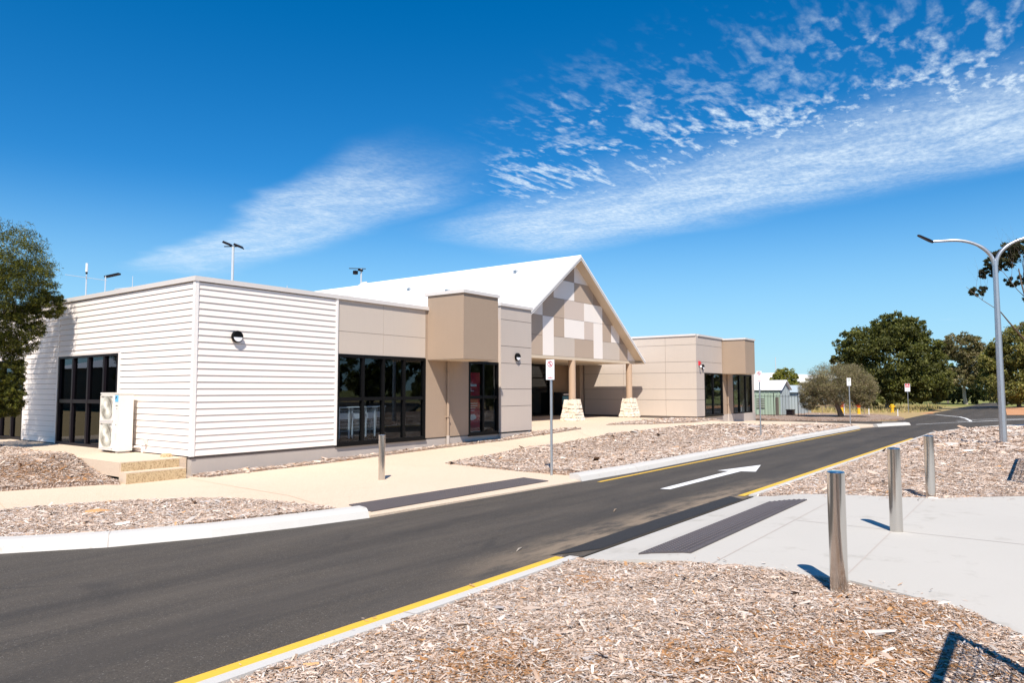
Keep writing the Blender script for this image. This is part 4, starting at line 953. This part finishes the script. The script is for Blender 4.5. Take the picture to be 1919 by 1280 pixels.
# ---- mesh fence just right of the frame (its shadow falls into the picture)
def mesh_fence(x0, x1, label):
    h = 1.6; y = -15.66; z = near_h(np.array(0.), 0)+0; z = float(z)-.02; a = empty('mesh_fence', ((x0+x1)/2, y, z)); tag(a, label, 'fence', 'mesh fences at the car park edge')
    n = max(1, round((x1-x0)/2.6))
    for i in range(n+1): xx = x0+(x1-x0)*i/n; part('post', 'frame_black', lambda b: b.tube([(xx, y, z-.2), (xx, y, z+h)], .036, 8), a)
    part('rail', 'frame_black', lambda b: b.tube([(x0, y, z+h), (x1, y, z+h)], .034, 8), a); part('rail', 'frame_black', lambda b: b.tube([(x0, y, z+.1), (x1, y, z+.1)], .02, 8), a)
    def wires(b):
        k = int((x1-x0)/.06)
        for i in range(k): xx = x0+i*.06; b.tube([(xx, y, z+.1), (xx, y, z+h)], .007, 3, False)
        for j in range(8): b.tube([(x0, y, z+.1+j*.19), (x1, y, z+.1+j*.19)], .004, 3, False)
    tag(part('wire_mesh', 'frame_black', wires, a), kind='stuff')
mesh_fence(-9.2, -4.0, 'black mesh fence panel casting a shadow on the foreground chips')
mesh_fence(6.35, 11.5, 'black mesh fence panel casting a shadow beyond the concrete apron')

# ---- trees and shrubs
def leaves(name, parent, cl, n, ls, pal, droop=0., m='leaf', asp=.38, noise=.9):
    """cl: list of (centre, radii, weight). leaf-sized faces in clumps through the volume"""
    W = np.array([c[2] for c in cl], float); W /= W.sum(); per = 60; nc = max(8, n//per)
    idx = rng.choice(len(cl), nc, p=W); C = np.array([cl[i][0] for i in idx], float); Rd = np.array([cl[i][1] for i in idx], float)
    d = rng.normal(size=(nc, 3)); d /= np.linalg.norm(d, axis=1)[:, None]; rr = rng.uniform(.25, 1., nc)**.45
    cc = C+d*Rd*rr[:, None]; cr = Rd.mean(1)*rng.uniform(.1, .26, nc); tone = rng.uniform(.62, 1.25, nc)
    k = np.repeat(np.arange(nc), per); N_ = len(k); q = rng.normal(size=(N_, 3)); q *= (cr[k]*rng.uniform(.2, 1, N_)**.5/np.linalg.norm(q, axis=1))[:, None]*noise; q[:, 2] *= .75
    P = cc[k]+q; a = rng.normal(size=(N_, 3)); a[:, 2] -= droop; a += d[k]*.5; a /= np.linalg.norm(a, axis=1)[:, None]
    b = np.cross(a, rng.normal(size=(N_, 3))); b /= np.linalg.norm(b, axis=1)[:, None]; L = ls*rng.uniform(.6, 1.4, N_)[:, None]; w = L*asp
    V = np.stack([P-a*L/2, P+b*w/2, P+a*L/2, P-b*w/2], 1).reshape(-1, 3); F = np.arange(N_*4).reshape(-1, 4)
    pal = np.array(pal); col = pal[rng.integers(0, len(pal), N_)]*(tone[k]*rng.uniform(.8, 1.2, N_))[:, None]
    return mesh_np(name, V, F, np.repeat(col, 4, 0), m, parent)
def limbs(b, p, d, L, r, depth, rs, spread=.6, up_=.15):
    pts = [Vector(p)]; d = Vector(d).normalized(); rad = [r]
    for i in range(4):
        d = (d+Vector((rs.uniform(-1, 1), rs.uniform(-1, 1), rs.uniform(-.4, 1)*up_*3))*.16).normalized(); pts.append(pts[-1]+d*L/4); rad.append(r*(1-.13*(i+1)))
    b.tube(pts, rad, 7 if depth > 1 else 5, False); ends = []
    if depth <= 0: return [pts[-1]]
    for k in range(rs.choice((2, 3, 3))):
        q = pts[rs.choice((2, 3, 4))]; nd = (d+Vector((rs.uniform(-1, 1), rs.uniform(-1, 1), rs.uniform(-.3, .8)))*spread).normalized()
        ends += limbs(b, q, nd, L*rs.uniform(.55, .8), rad[-1]*.72, depth-1, rs, spread, up_)
    return ends
def tree(name, x, y, z, label, cat, trunk, cl, n, ls, pal, bark='bark', group=None, seed=1, depth=2, droop=.3, asp=.38, lean=(0, 0), spread=.7, noise=.9):
    a = empty(name, (x, y, z)); tag(a, label, cat, group); rs = random.Random(seed); b = MB()
    limbs(b, (x, y, z-.2), (lean[0], lean[1], 1), trunk[0], trunk[1], depth, rs, spread)
    b.out('trunk', bark, a, True)
    leaves('crown', a, [((x+c[0], y+c[1], z+c[2]), (c[3], c[4], c[5]), c[6]) for c in cl], n, ls, pal, droop, asp=asp, noise=noise); return a
GD = [(.075, .085, .016), (.11, .118, .024), (.15, .15, .036), (.05, .058, .014)]
GL = [(.19, .2, .03), (.25, .24, .04), (.13, .15, .03), (.28, .25, .05)]
GO = [(.27, .225, .14), (.34, .28, .17), (.2, .165, .1), (.29, .28, .12), (.16, .12, .085)]
GM = [(.14, .14, .04), (.19, .175, .06), (.1, .105, .03), (.22, .19, .075)]
def trees():
    # left tree: feathery crown reaching into frame, lighter shoot low down
    tree('feathery_tree', -1.62, 6.7, -.02, 'feathery green tree at the left edge of the photo beside the landing', 'tree', (2.6, .09),
         [(-.1, -.1, 4.9, 1.3, 1.3, 1.25, 4), (.2, -.15, 4.3, .95, .95, .85, 3.4), (.92, -.4, 3.85, .42, .42, .42, 1.4), (.3, -.2, 3.1, .62, .62, .75, 3), (-1.2, -.3, 4.2, 1.5, 1.5, 1.5, 3), (-.5, .0, 2.9, 1., 1., .6, 1.6), (.1, -.35, 1.95, .42, .42, .5, 1.8), (.05, -.4, 1.3, .42, .42, .5, 2.0), (-1.2, -.6, 2.2, .9, .9, .8, 1.4), (-.9, -.2, 1.1, .6, .6, .7, 1.2)],
         125000, .085, [(.065, .075, .012), (.11, .12, .016), (.19, .18, .025), (.035, .042, .01)], seed=4, depth=3, droop=.5, asp=.16, spread=.8)
    # big dark evergreen
    tree('evergreen_tree', 75.1, -2.4, -.7, 'big rounded dark green tree standing across the junction', 'tree', (3.0, .3),
         [(0, 0, 5.2, 4.6, 4.6, 4.0, 6), (.6, -1.2, 8.2, 2.7, 2.9, 2.3, 3), (-.8, 2.2, 6.6, 2.6, 2.6, 2.2, 2), (1.2, -3.2, 5.4, 2.6, 2.2, 3.4, 2.2), (-.6, 3.6, 4.9, 1.8, 1.7, 1.6, 1.2), (.4, -1.6, 3.0, 4.2, 4.6, 1.9, 3), (0, 3.0, 3.0, 2.2, 2.2, 1.8, 1.2), (1, -3.6, 2.4, 2.4, 2.4, 1.7, 1.4), (-1, .2, 1.6, 3.2, 3.6, 1.1, 1.2)],
         78000, .3, GD, 'bark_pale', seed=9, depth=3, droop=.3, asp=.42)
    # olive-brown bushy tree on the island
    tree('bushy_tree', 51.6, -2.9, -.6, 'olive brown bushy tree with a short dark trunk on the island bed', 'tree', (1.3, .27),
         [(0, .3, 2.7, 2.3, 2.2, 1.5, 5), (-.4, 1.7, 2.0, 1.4, 1.4, 1.2, 2), (.4, -1.2, 2.3, 1.4, 1.3, 1.2, 2.4), (0, .2, 1.6, 1.8, 1.8, .8, 1.4), (-.2, 2.3, 1.3, .9, .9, .9, 1.3), (.2, -1.6, 1.3, .8, .8, .7, .7)],
         85000, .15, GO, seed=12, depth=3, droop=-.1, asp=.14, lean=(-.1, .35), noise=1.15)
    tree('round_shrub', 65.7, 5.3, -.7, 'rounded bright green shrub behind the green shed', 'shrub', (1.2, .12), [(0, 0, 3.0, 1.35, 1.35, 1.45, 3), (0, .0, 1.8, 1.2, 1.2, 1., 1)], 14000, .2, GL, seed=3, asp=.35)
    tree('gum_tree', 76.9, -14.9, -.7, 'tall sparse gum tree with dark leaf clumps behind the street lamp', 'tree', (8.5, .3),
         [(-.2, 2.2, 15.0, 1.9, 1.4, 1.1, 2.0), (.4, 3.4, 14.0, .9, .8, .6, .8), (0, .4, 15.9, 2.4, 2.0, 1.1, 2.6), (-.3, 4.2, 12.1, .8, .8, .5, .6), (0, 1.0, 12.9, .8, 1., .6, .8), (0, -.6, 13.4, 1.0, 1.1, .6, .8), (.4, -.4, 10.9, 1.2, 1.1, .7, 1.0), (0, -2.6, 12.5, 1.6, 1.6, 1.2, 1.3), (.2, -1.3, 9.2, .9, .9, .6, .7)],
         22000, .3, [(.05, .06, .025), (.08, .08, .03), (.035, .04, .02)], 'bark', seed=21, depth=4, droop=.6, asp=.3, lean=(0, .02), spread=.9)
    tree('gum_tree', 88.8, -13.4, -.7, 'dense light green tree at the right edge behind the street lamp', 'tree', (3.5, .25), [(0, -.6, 6.9, 3.2, 3.0, 2.6, 4), (0, 1.9, 5.4, 2.2, 1.8, 2.4, 2), (-.5, -3, 5.8, 3, 3, 3.2, 3), (0, .8, 2.6, 3.2, 3.4, 2.2, 3)], 44000, .3, [(.19, .19, .045), (.25, .235, .065), (.13, .135, .035), (.29, .25, .09)], seed=5, depth=3)
    tree('gum_tree', 113.6, -6.6, -.7, 'sparse brownish gum tree with bare branches left of the street lamp', 'tree', (5, .28), [(0, .4, 8.2, 3.0, 2.9, 2.2, 2.2), (0, 2.5, 7.4, 1.5, 1.5, 1.0, .8), (0, -1.8, 6.0, 3, 3, 2.6, 3), (0, .6, 4.0, 3.2, 3.2, 1.8, 2.4)], 30000, .36, [(.24, .19, .1), (.19, .165, .07), (.15, .14, .055)], 'bark_pale', seed=8, depth=4, spread=.9)
    tree('slender_tree', 122, -3.6, -.7, 'slender pale green tree between the big dark tree and the gums', 'tree', (3.2, .18), [(0, 0, 5.4, 1.4, 1.5, .9, 2), (0, .5, 2.6, 1.8, 1.8, 1.4, 2)], 6000, .34, [(.12, .16, .05), (.16, .19, .06)], 'bark_pale', seed=14, depth=3)
    for i, (x, y, h, r, l) in enumerate(((118, -2.4, 3.0, 2.0, 'bush in the far hedge nearest the big dark tree'), (118.5, -5.0, 2.4, 2.2, 'second bush of the far hedge across the grass'), (119, -7.6, 2.6, 2.3, 'third bush of the far hedge, beside the street lamp pole'))):
        tree('far_bush', x, y, -.7, l, 'bush', (.8, .1), [(0, 0, h*.55, r, r*.95, h*.5, 1)], 4200, .34, GM if i % 2 else GD, seed=30+i, group='bushes of the far hedge', depth=1)
    tree('dark_tree', 34.2, -17.6, -.4, 'dark tree cut off by the right edge of the photo', 'tree', (1.5, .16), [(0, 0, 2.5, 1.9, 1.9, 1.5, 3), (0, .4, 1.4, 1.9, 1.7, .9, 2), (.3, .3, 3.6, 1.5, 1.5, 1.0, 2)], 26000, .17, GD, seed=17)
    # trees over the car park to the right, seen only in the window glass and as shade
    for i, (x, y, s) in enumerate(((64, -24, 1.1), (58, -33, 1.0), (76, -30, 1.25), (50, -40, 1.0), (92, -26, 1.2), (70, -45, 1.3), (46, -28, .9), (40, -48, 1.1), (96, -40, 1.3), (30, -46, 1.2), (24, -56, 1.2), (34, -60, 1.4), (46, -62, 1.4), (16, -62, 1.3), (54, -54, 1.3), (62, -62, 1.4))):
        tree('car_park_tree', x, y, -.7, 'dark car park tree reflected in the front windows', 'tree', (2.4*s, .2), [(0, 0, 4.6*s, 3.2*s, 3.2*s, 3.0*s, 3), (0, 1, 2.4*s, 2.8*s, 2.8*s, 1.6*s, 2)], 7000, .5, GD, seed=40+i, group='trees over the car park', depth=2)
    # a far-off wood beyond the airfield reads as one mass
    cl = [((150+i*7.5+random.uniform(-2, 2), -58+i*11+random.uniform(-3, 3), 2.0), (5, 6.5, random.uniform(2.6, 4.2)), 1) for i in range(11)]
    tag(leaves('far_wood', None, cl, 30000, .8, GM), 'belt of grey green woodland low on the horizon', 'woodland', kind='stuff')
trees()

# ---- dry grass tufts around the big tree
def grass():
    n = 15000; X = rng.uniform(62, 96, n); Y = rng.uniform(-7, 12, n); k = (Y > -6.4+np.abs(X-70)*.02) & (Y > np.interp(X, [62, 65, 66.5, 70], [4.5, -.2, -4.5, -6.2])); X, Y = X[k], Y[k]; n = len(X)
    h = rng.uniform(.12, .5, n)*(1+.6*np.sin(X*.9)*np.sin(Y*1.1)); t = rng.uniform(0, 6.28, n); w = .025
    Z = np.full(n, -.7); V = np.stack([np.stack([X-np.sin(t)*w, Y+np.cos(t)*w, Z], 1), np.stack([X+np.sin(t)*w, Y-np.cos(t)*w, Z], 1), np.stack([X+rng.normal(0, .1, n), Y+rng.normal(0, .1, n), Z+h], 1)], 1).reshape(-1, 3)
    col = np.array([(.5, .4, .2), (.42, .32, .14), (.3, .28, .1)])[rng.integers(0, 3, n)]
    tag(mesh_np('dry_grass', V, np.arange(3*n).reshape(-1, 3), np.repeat(col, 3, 0), 'chip'), 'dry yellow grass under the big dark tree', 'grass', kind='stuff')
grass()

# ---- shed, fences, hydrants and buildings in the distance
def distance():
    s = empty('garden_shed', (54, 5, -.7)); tag(s, 'pale green corrugated shed with white gable roof beside the far wing', 'shed')
    x0, x1, y0, y1, z0, z1 = 53.4, 56.2, 2.33, 8.2, -.75, 1.45
    part('wall', 'shed_green', lambda b: b.box(x0, x1, y0, y1, z0, z1), s); part('end_cladding', 'shed_grey', lambda b: b.box(x0+.02, x1, y0-.012, y0-.001, z0, z1), s)
    for i in range(15):
        yy = y0+.1+i*.38; pb_ = part('cladding_rib', 'shed_green', lambda b: b.box(x0-.035, x0, yy, yy+.07, z0, z1-.02), s)
    for i in range(5): xx = x0+.25+i*.52; part('cladding_rib', 'shed_grey', lambda b: b.box(xx, xx+.09, y0-.035, y0-.0125, z0, z1), s)
    part('gable_end', 'shed_grey', lambda b: b.poly_prism([(x0, y0-.001, z1), (x1, y0-.001, z1), ((x0+x1)/2, y0-.001, z1+.75)], (0, .03, 0)), s)
    for sgn in (0, 1):
        xa, xb = (x0-.15, (x0+x1)/2) if not sgn else (x1+.15, (x0+x1)/2)
        ps = [(xa, y0-.2, z1-.0), (xb, y0-.2, z1+.8), (xb, y0-.2, z1+.86), (xa, y0-.2, z1+.06)]
        part('roof', 'roof_white', lambda b: b.poly_prism(ps, (0, y1-y0+.4, 0)), s)
    v = part('louvre_vent', 'shed_green', lambda b: b.box(x0-.06, x0-.036, 3.6, 4.32, -.1, .8), s)
    for i in range(6): part('louvre', 'joint', lambda b: b.box(x0-.075, x0-.0601, 3.63, 4.29, -.06+i*.145, .0+i*.145), v)
    part('door', 'dark_hole', lambda b: b.box(x0-.05, x0-.036, 2.45, 2.72, z0+.1, .85), s)
    tag(part('utility_cabinet', 'frame_dark', lambda b: b.box(53.9, 54.6, 1.5, 2.0, -.75, -.25).box(53.85, 54.65, 1.45, 2.05, -.25, -.19), None), 'low dark green cabinet by the corner of the shed', 'cabinet')
    tag(part('garage_shed', 'shed_grey', lambda b: b.box(57.4, 62, 2.0, 6.5, -.75, 1.25).poly_prism([(57.2, 1.9, 1.25), (62.2, 1.9, 1.25), (59.7, 1.9, 1.9)], (0, 4.5, 0)), None), 'blue grey metal shed half hidden by the bushy tree', 'shed')
    f = empty('bar_fence', (50, 5, -.7)); tag(f, 'thin black bar fence in front of the green shed', 'fence')
    P0, P1 = Vector((49.8, 7.5, -.75)), Vector((51.0, -.2, -.75)); n = 34
    for i in range(n+1):
        p = P0.lerp(P1, i/n); hh = 1.85 if i % 8 else 2.0; rr_ = .011 if i % 8 else .03
        part('bar' if i % 8 else 'post', 'frame_black', lambda b: b.tube([p, p+Vector((0, 0, hh))], rr_, 5), f)
    for z in (.2, 1.7): part('rail', 'frame_black', lambda b: b.tube([P0+Vector((0, 0, z)), P1+Vector((0, 0, z))], .016, 5), f)
    # wire stock fence behind the island
    f = empty('wire_fence', (59, 1, -.7)); tag(f, 'low post and wire fence behind the bushy tree', 'fence')
    for i in range(6): part('post', 'timber', lambda b: b.tube([(60.6-.2*i, 3.0-1.2*i, -.75), (60.6-.2*i, 3.0-1.2*i, .45)], .035, 6), f)
    for z in (-.1, .2, .42): part('wire', 'galv', lambda b: b.tube([(60.6, 3, z), (59.6, -3, z)], .012, 4), f)
    f = empty('rail_fence', (72, 2, -.7)); tag(f, 'low timber rail fence behind the orange hydrants', 'fence')
    for z in (-.2, .15): part('rail', 'timber', lambda b: b.box(69.4, 69.5, -1.6, 4.2, z, z+.14), f)
    for yy in (-1.4, .6, 2.4, 4.0): part('post', 'timber', lambda b: b.box(69.51, 69.64, yy, yy+.12, -.75, .35), f)
    def hydrant(x, y, h, lab, two=True):
        a = empty('hydrant', (x, y, -.7)); tag(a, lab, 'hydrant', 'fire hydrants beyond the island')
        part('standpipe', 'hydrant_yellow', lambda b: b.lathe((x, y, -.72), [(.17, 0), (.17, .05), (.13, .08), (.13, h*.55)], 12), a)
        part('head', 'hydrant_orange' if two else 'hydrant_yellow', lambda b: b.lathe((x, y, -.72+h*.55), [(.15, 0), (.17, .04), (.16, h*.3), (.2, h*.33), (.1, h*.45)], 12), a)
        part('outlet', 'hydrant_red' if two else 'hydrant_yellow', lambda b: b.tube([(x, y-.25, -.72+h*.72), (x, y+.25, -.72+h*.72)], .07, 8), a)
    hydrant(60.9, -2.3, 1.15, 'taller orange and yellow hydrant right of the pole sign'); hydrant(62.4, -.6, 1.1, 'slimmer orange and yellow hydrant left of the pole sign'); hydrant(68.0, -3.9, .8, 'small yellow hydrant in the dry grass', False)
    for (x, y, h, l) in ((55.6, -2.2, .95, 'slim white marker post beside the bushy tree'), (58.2, -3.6, .7, 'slim white marker post below the taller hydrant'), (55.3, -6.2, .55, 'short marker post near the tip of the island bed')):
        tag(part('marker_post', 'sign_white', lambda b: b.tube([(x, y, -.65), (x, y, -.65+h)], .035, 6).lathe((x, y, -.65+h), [(.036, 0), (.02, .03)], 6), None), l, 'post', 'marker posts on the island')
    # white-roofed airport sheds
    for (x0, x1, y0, y1, h, lab, m) in ((92, 112, 14, 40, 3.1, 'low pale green building with white roof behind the shed', 'shed_green'), (103, 122, 9.5, 13.5, 2.9, 'far white roofed building behind the bushy tree', 'shed_grey')):
        a = empty('airport_shed', (x0, y0, -.7)); tag(a, lab, 'building'); part('wall', m, lambda b: b.box(x0, x1, y0, y1, -.75, h-1.0), a); part('roof', 'roof_white', lambda b: b.box(x0-.5, x1, y0-.5, y1, h-.4, h+.7), a); part('verandah_wall', 'shed_green', lambda b: b.box(x0+.3, x1-.3, y0+.3, y1, h-1, h-.4), a)
        for i in range(6):
            yy = y0+1+i*3.6
            if yy+2 < y1: part('window', 'frame_dark', lambda b: b.box(x0-.03, x0-.001, yy, yy+2.2, .5, 1.3), a)
    # poles on the skyline
    def pole(name, x, y, top, r, label, cat, base=-.7):
        a = empty(name, (x, y, base)); tag(a, label, cat); part('pole', 'galv_light', lambda b: b.tube([(x, y, base), (x, y, top)], [r, r*.7], 8), a); return a
    a = pole('floodlight_mast', 36.15, 56.67, 17.6, .2, 'tall white mast with two dark floodlights behind the weatherboard wing', 'mast')
    for sx in (-1, 1):
        c = Vector((36.15, 56.67, 17.75))+Vector((rt.x, rt.y, 0))*sx*.62+Vector((0, 0, .15 if sx < 0 else -.12))
        part('floodlight', 'frame_dark', lambda b: b.add([c+Vector((rt.x, rt.y, 0))*u*.5+Vector((0, 0, w*.55-.2*u))+Vector((fw.x, fw.y, 0))*d_ for d_ in (-.4, .4) for u, w in ((-1, -.22), (1, -.22), (.7, .25), (-.7, .25))], [(3, 2, 1, 0), (4, 5, 6, 7), (0, 1, 5, 4), (1, 2, 6, 5), (2, 3, 7, 6), (3, 0, 4, 7)]), a)
    part('crossarm', 'frame_dark', lambda b: b.tube([Vector((36.15, 56.67, 17.6))-Vector((rt.x, rt.y, 0)), Vector((36.15, 56.67, 17.6))+Vector((rt.x, rt.y, 0))], .06, 6), a)
    a = pole('floodlight_mast', 44.86, 45.26, 15.1, .12, 'floodlight mast rising behind the white roof', 'mast'); c = Vector((44.5, 45.7, 14.7))
    part('floodlight', 'frame_dark', lambda b: b.box(c.x-.3, c.x+.1, c.y-.2, c.y+.2, c.z-.25, c.z+.15).box(c.x-.1, c.x+.5, c.y-.6, c.y-.4, c.z+.1, c.z+.3), a); part('crossarm', 'frame_dark', lambda b: b.tube([(43.9, 46.2, 15.1), (45.2, 44.9, 15.1)], .05, 6), a)
    a = pole('antenna_mast', 3.43, 14.0, 6.0, .035, 'antenna mast with a white tip and thin crossed arms above the left wing', 'antenna', 3.7)
    part('radome', 'sign_white', lambda b: b.tube([(3.43, 14, 6.08), (3.43, 14, 6.42)], .045, 8), a); part('collar', 'frame_black', lambda b: b.tube([(3.43, 14, 6.0), (3.43, 14, 6.08)], .04, 8), a)
    for dx, dy, z in ((.85, -.25, 5.86), (.25, .55, 5.82)): part('arm', 'galv_light', lambda b: b.tube([(3.43-dx*.8, 14-dy*.8, z+.05), (3.43+dx*.8, 14+dy*.8, z-.05)], .011, 5), a)
    a = pole('area_light', 7.4, 21.5, 7.15, .04, 'slim pole with a flat dark lantern right of the antenna mast', 'lamp', 3.7); part('lantern', 'frame_dark', lambda b: b.add([Vector((7.4, 21.5, 7.15))+Vector((rt.x, rt.y, 0))*u+Vector((0, 0, .22*u+w)) for w in (-.04, .04) for u in (-.08, .62)]+[Vector((7.4, 21.5, 7.15))+Vector((fw.x, fw.y, 0))*.25+Vector((rt.x, rt.y, 0))*u+Vector((0, 0, .22*u+w)) for w in (-.04, .04) for u in (-.08, .62)], [(0, 1, 3, 2), (4, 6, 7, 5), (0, 4, 5, 1), (2, 3, 7, 6), (0, 2, 6, 4), (1, 5, 7, 3)]), a)
    a = pole('curved_lamp', 8.2, 22.3, 6.2, .035, 'small lamp with a curved arm beyond the left wing', 'lamp', 3.7); part('arm', 'galv_light', lambda b: b.tube([(8.2, 22.3, 6.2), (8.3, 22.2, 6.42), (8.55, 22.0, 6.5), (8.9, 21.7, 6.48)], .03, 6), a); part('lantern', 'frame_dark', lambda b: b.tube([(8.85, 21.75, 6.48), (9.15, 21.5, 6.42)], .04, 6), a)
    a = pole('wind_sensor', 6.4, 16.6, 6.55, .02, 'small white sensor frame on the parapet of the left wing', 'antenna', 3.7); part('crossarm', 'galv_light', lambda b: b.tube([(5.85, 17.0, 5.95), (6.4, 16.6, 6.05)], .02, 5).tube([(5.85, 17, 3.9), (5.85, 17, 5.95)], .02, 5), a)
    pole('thin_pole', 79.3, 10.2, 5.4, .06, 'thin grey pole behind the green shed', 'pole'); pole('thin_pole', 30.2, -.0+16, 5.2, .03, 'thin white rod above the roof of the right wing', 'pole', 4.0)
    pole('thin_pole', 40, 52, 13.2, .06, 'short white pole top right of the tall floodlight mast', 'pole')
    # roof beyond the left wing and the hangar mirrored in the side glass
    for x0, x1, y0, y1, h, lab in ((2.5, 26, 30, 48, 4.6, 'white metal roof showing above the left wing behind the tree'), (-62, -30, 62, 90, 4.2, 'white roofed hangar mirrored in the side windows')):
        a = empty('hangar', (x0, y0, -.7)); tag(a, lab, 'building'); part('wall', 'frame_dark', lambda b: b.box(x0, x1, y0, y1, -.75, h), a)
        xm = (x0+x1)/2; part('roof', 'roof_white', lambda b: b.poly_prism([(x0-.6, y0-.5, h), (x1+.6, y0-.5, h), (xm, y0-.5, h+3.4)], (0, y1-y0+1, 0)), a)
distance()

# loose twigs and leaves dropped on the paving
def litter():
    for i, (x, y, hf, s, l) in enumerate(((-2.2, -10.75, road_h, .09, 'pale twig lying on the road near the yellow line'), (.95, -10.25, road_h, .12, 'dark bark strip lying on the road before the near crossing'))):
        z = float(hf(np.array(x), np.array(y)))+.012
        tag(part('twig', 'timber' if i else 'bark_pale', lambda b: b.tube([(x-s, y-.4*s, z), (x, y, z+.004), (x+s, y+.3*s, z)], [.005, .011, .004], 6), None), l, 'twig')
litter()
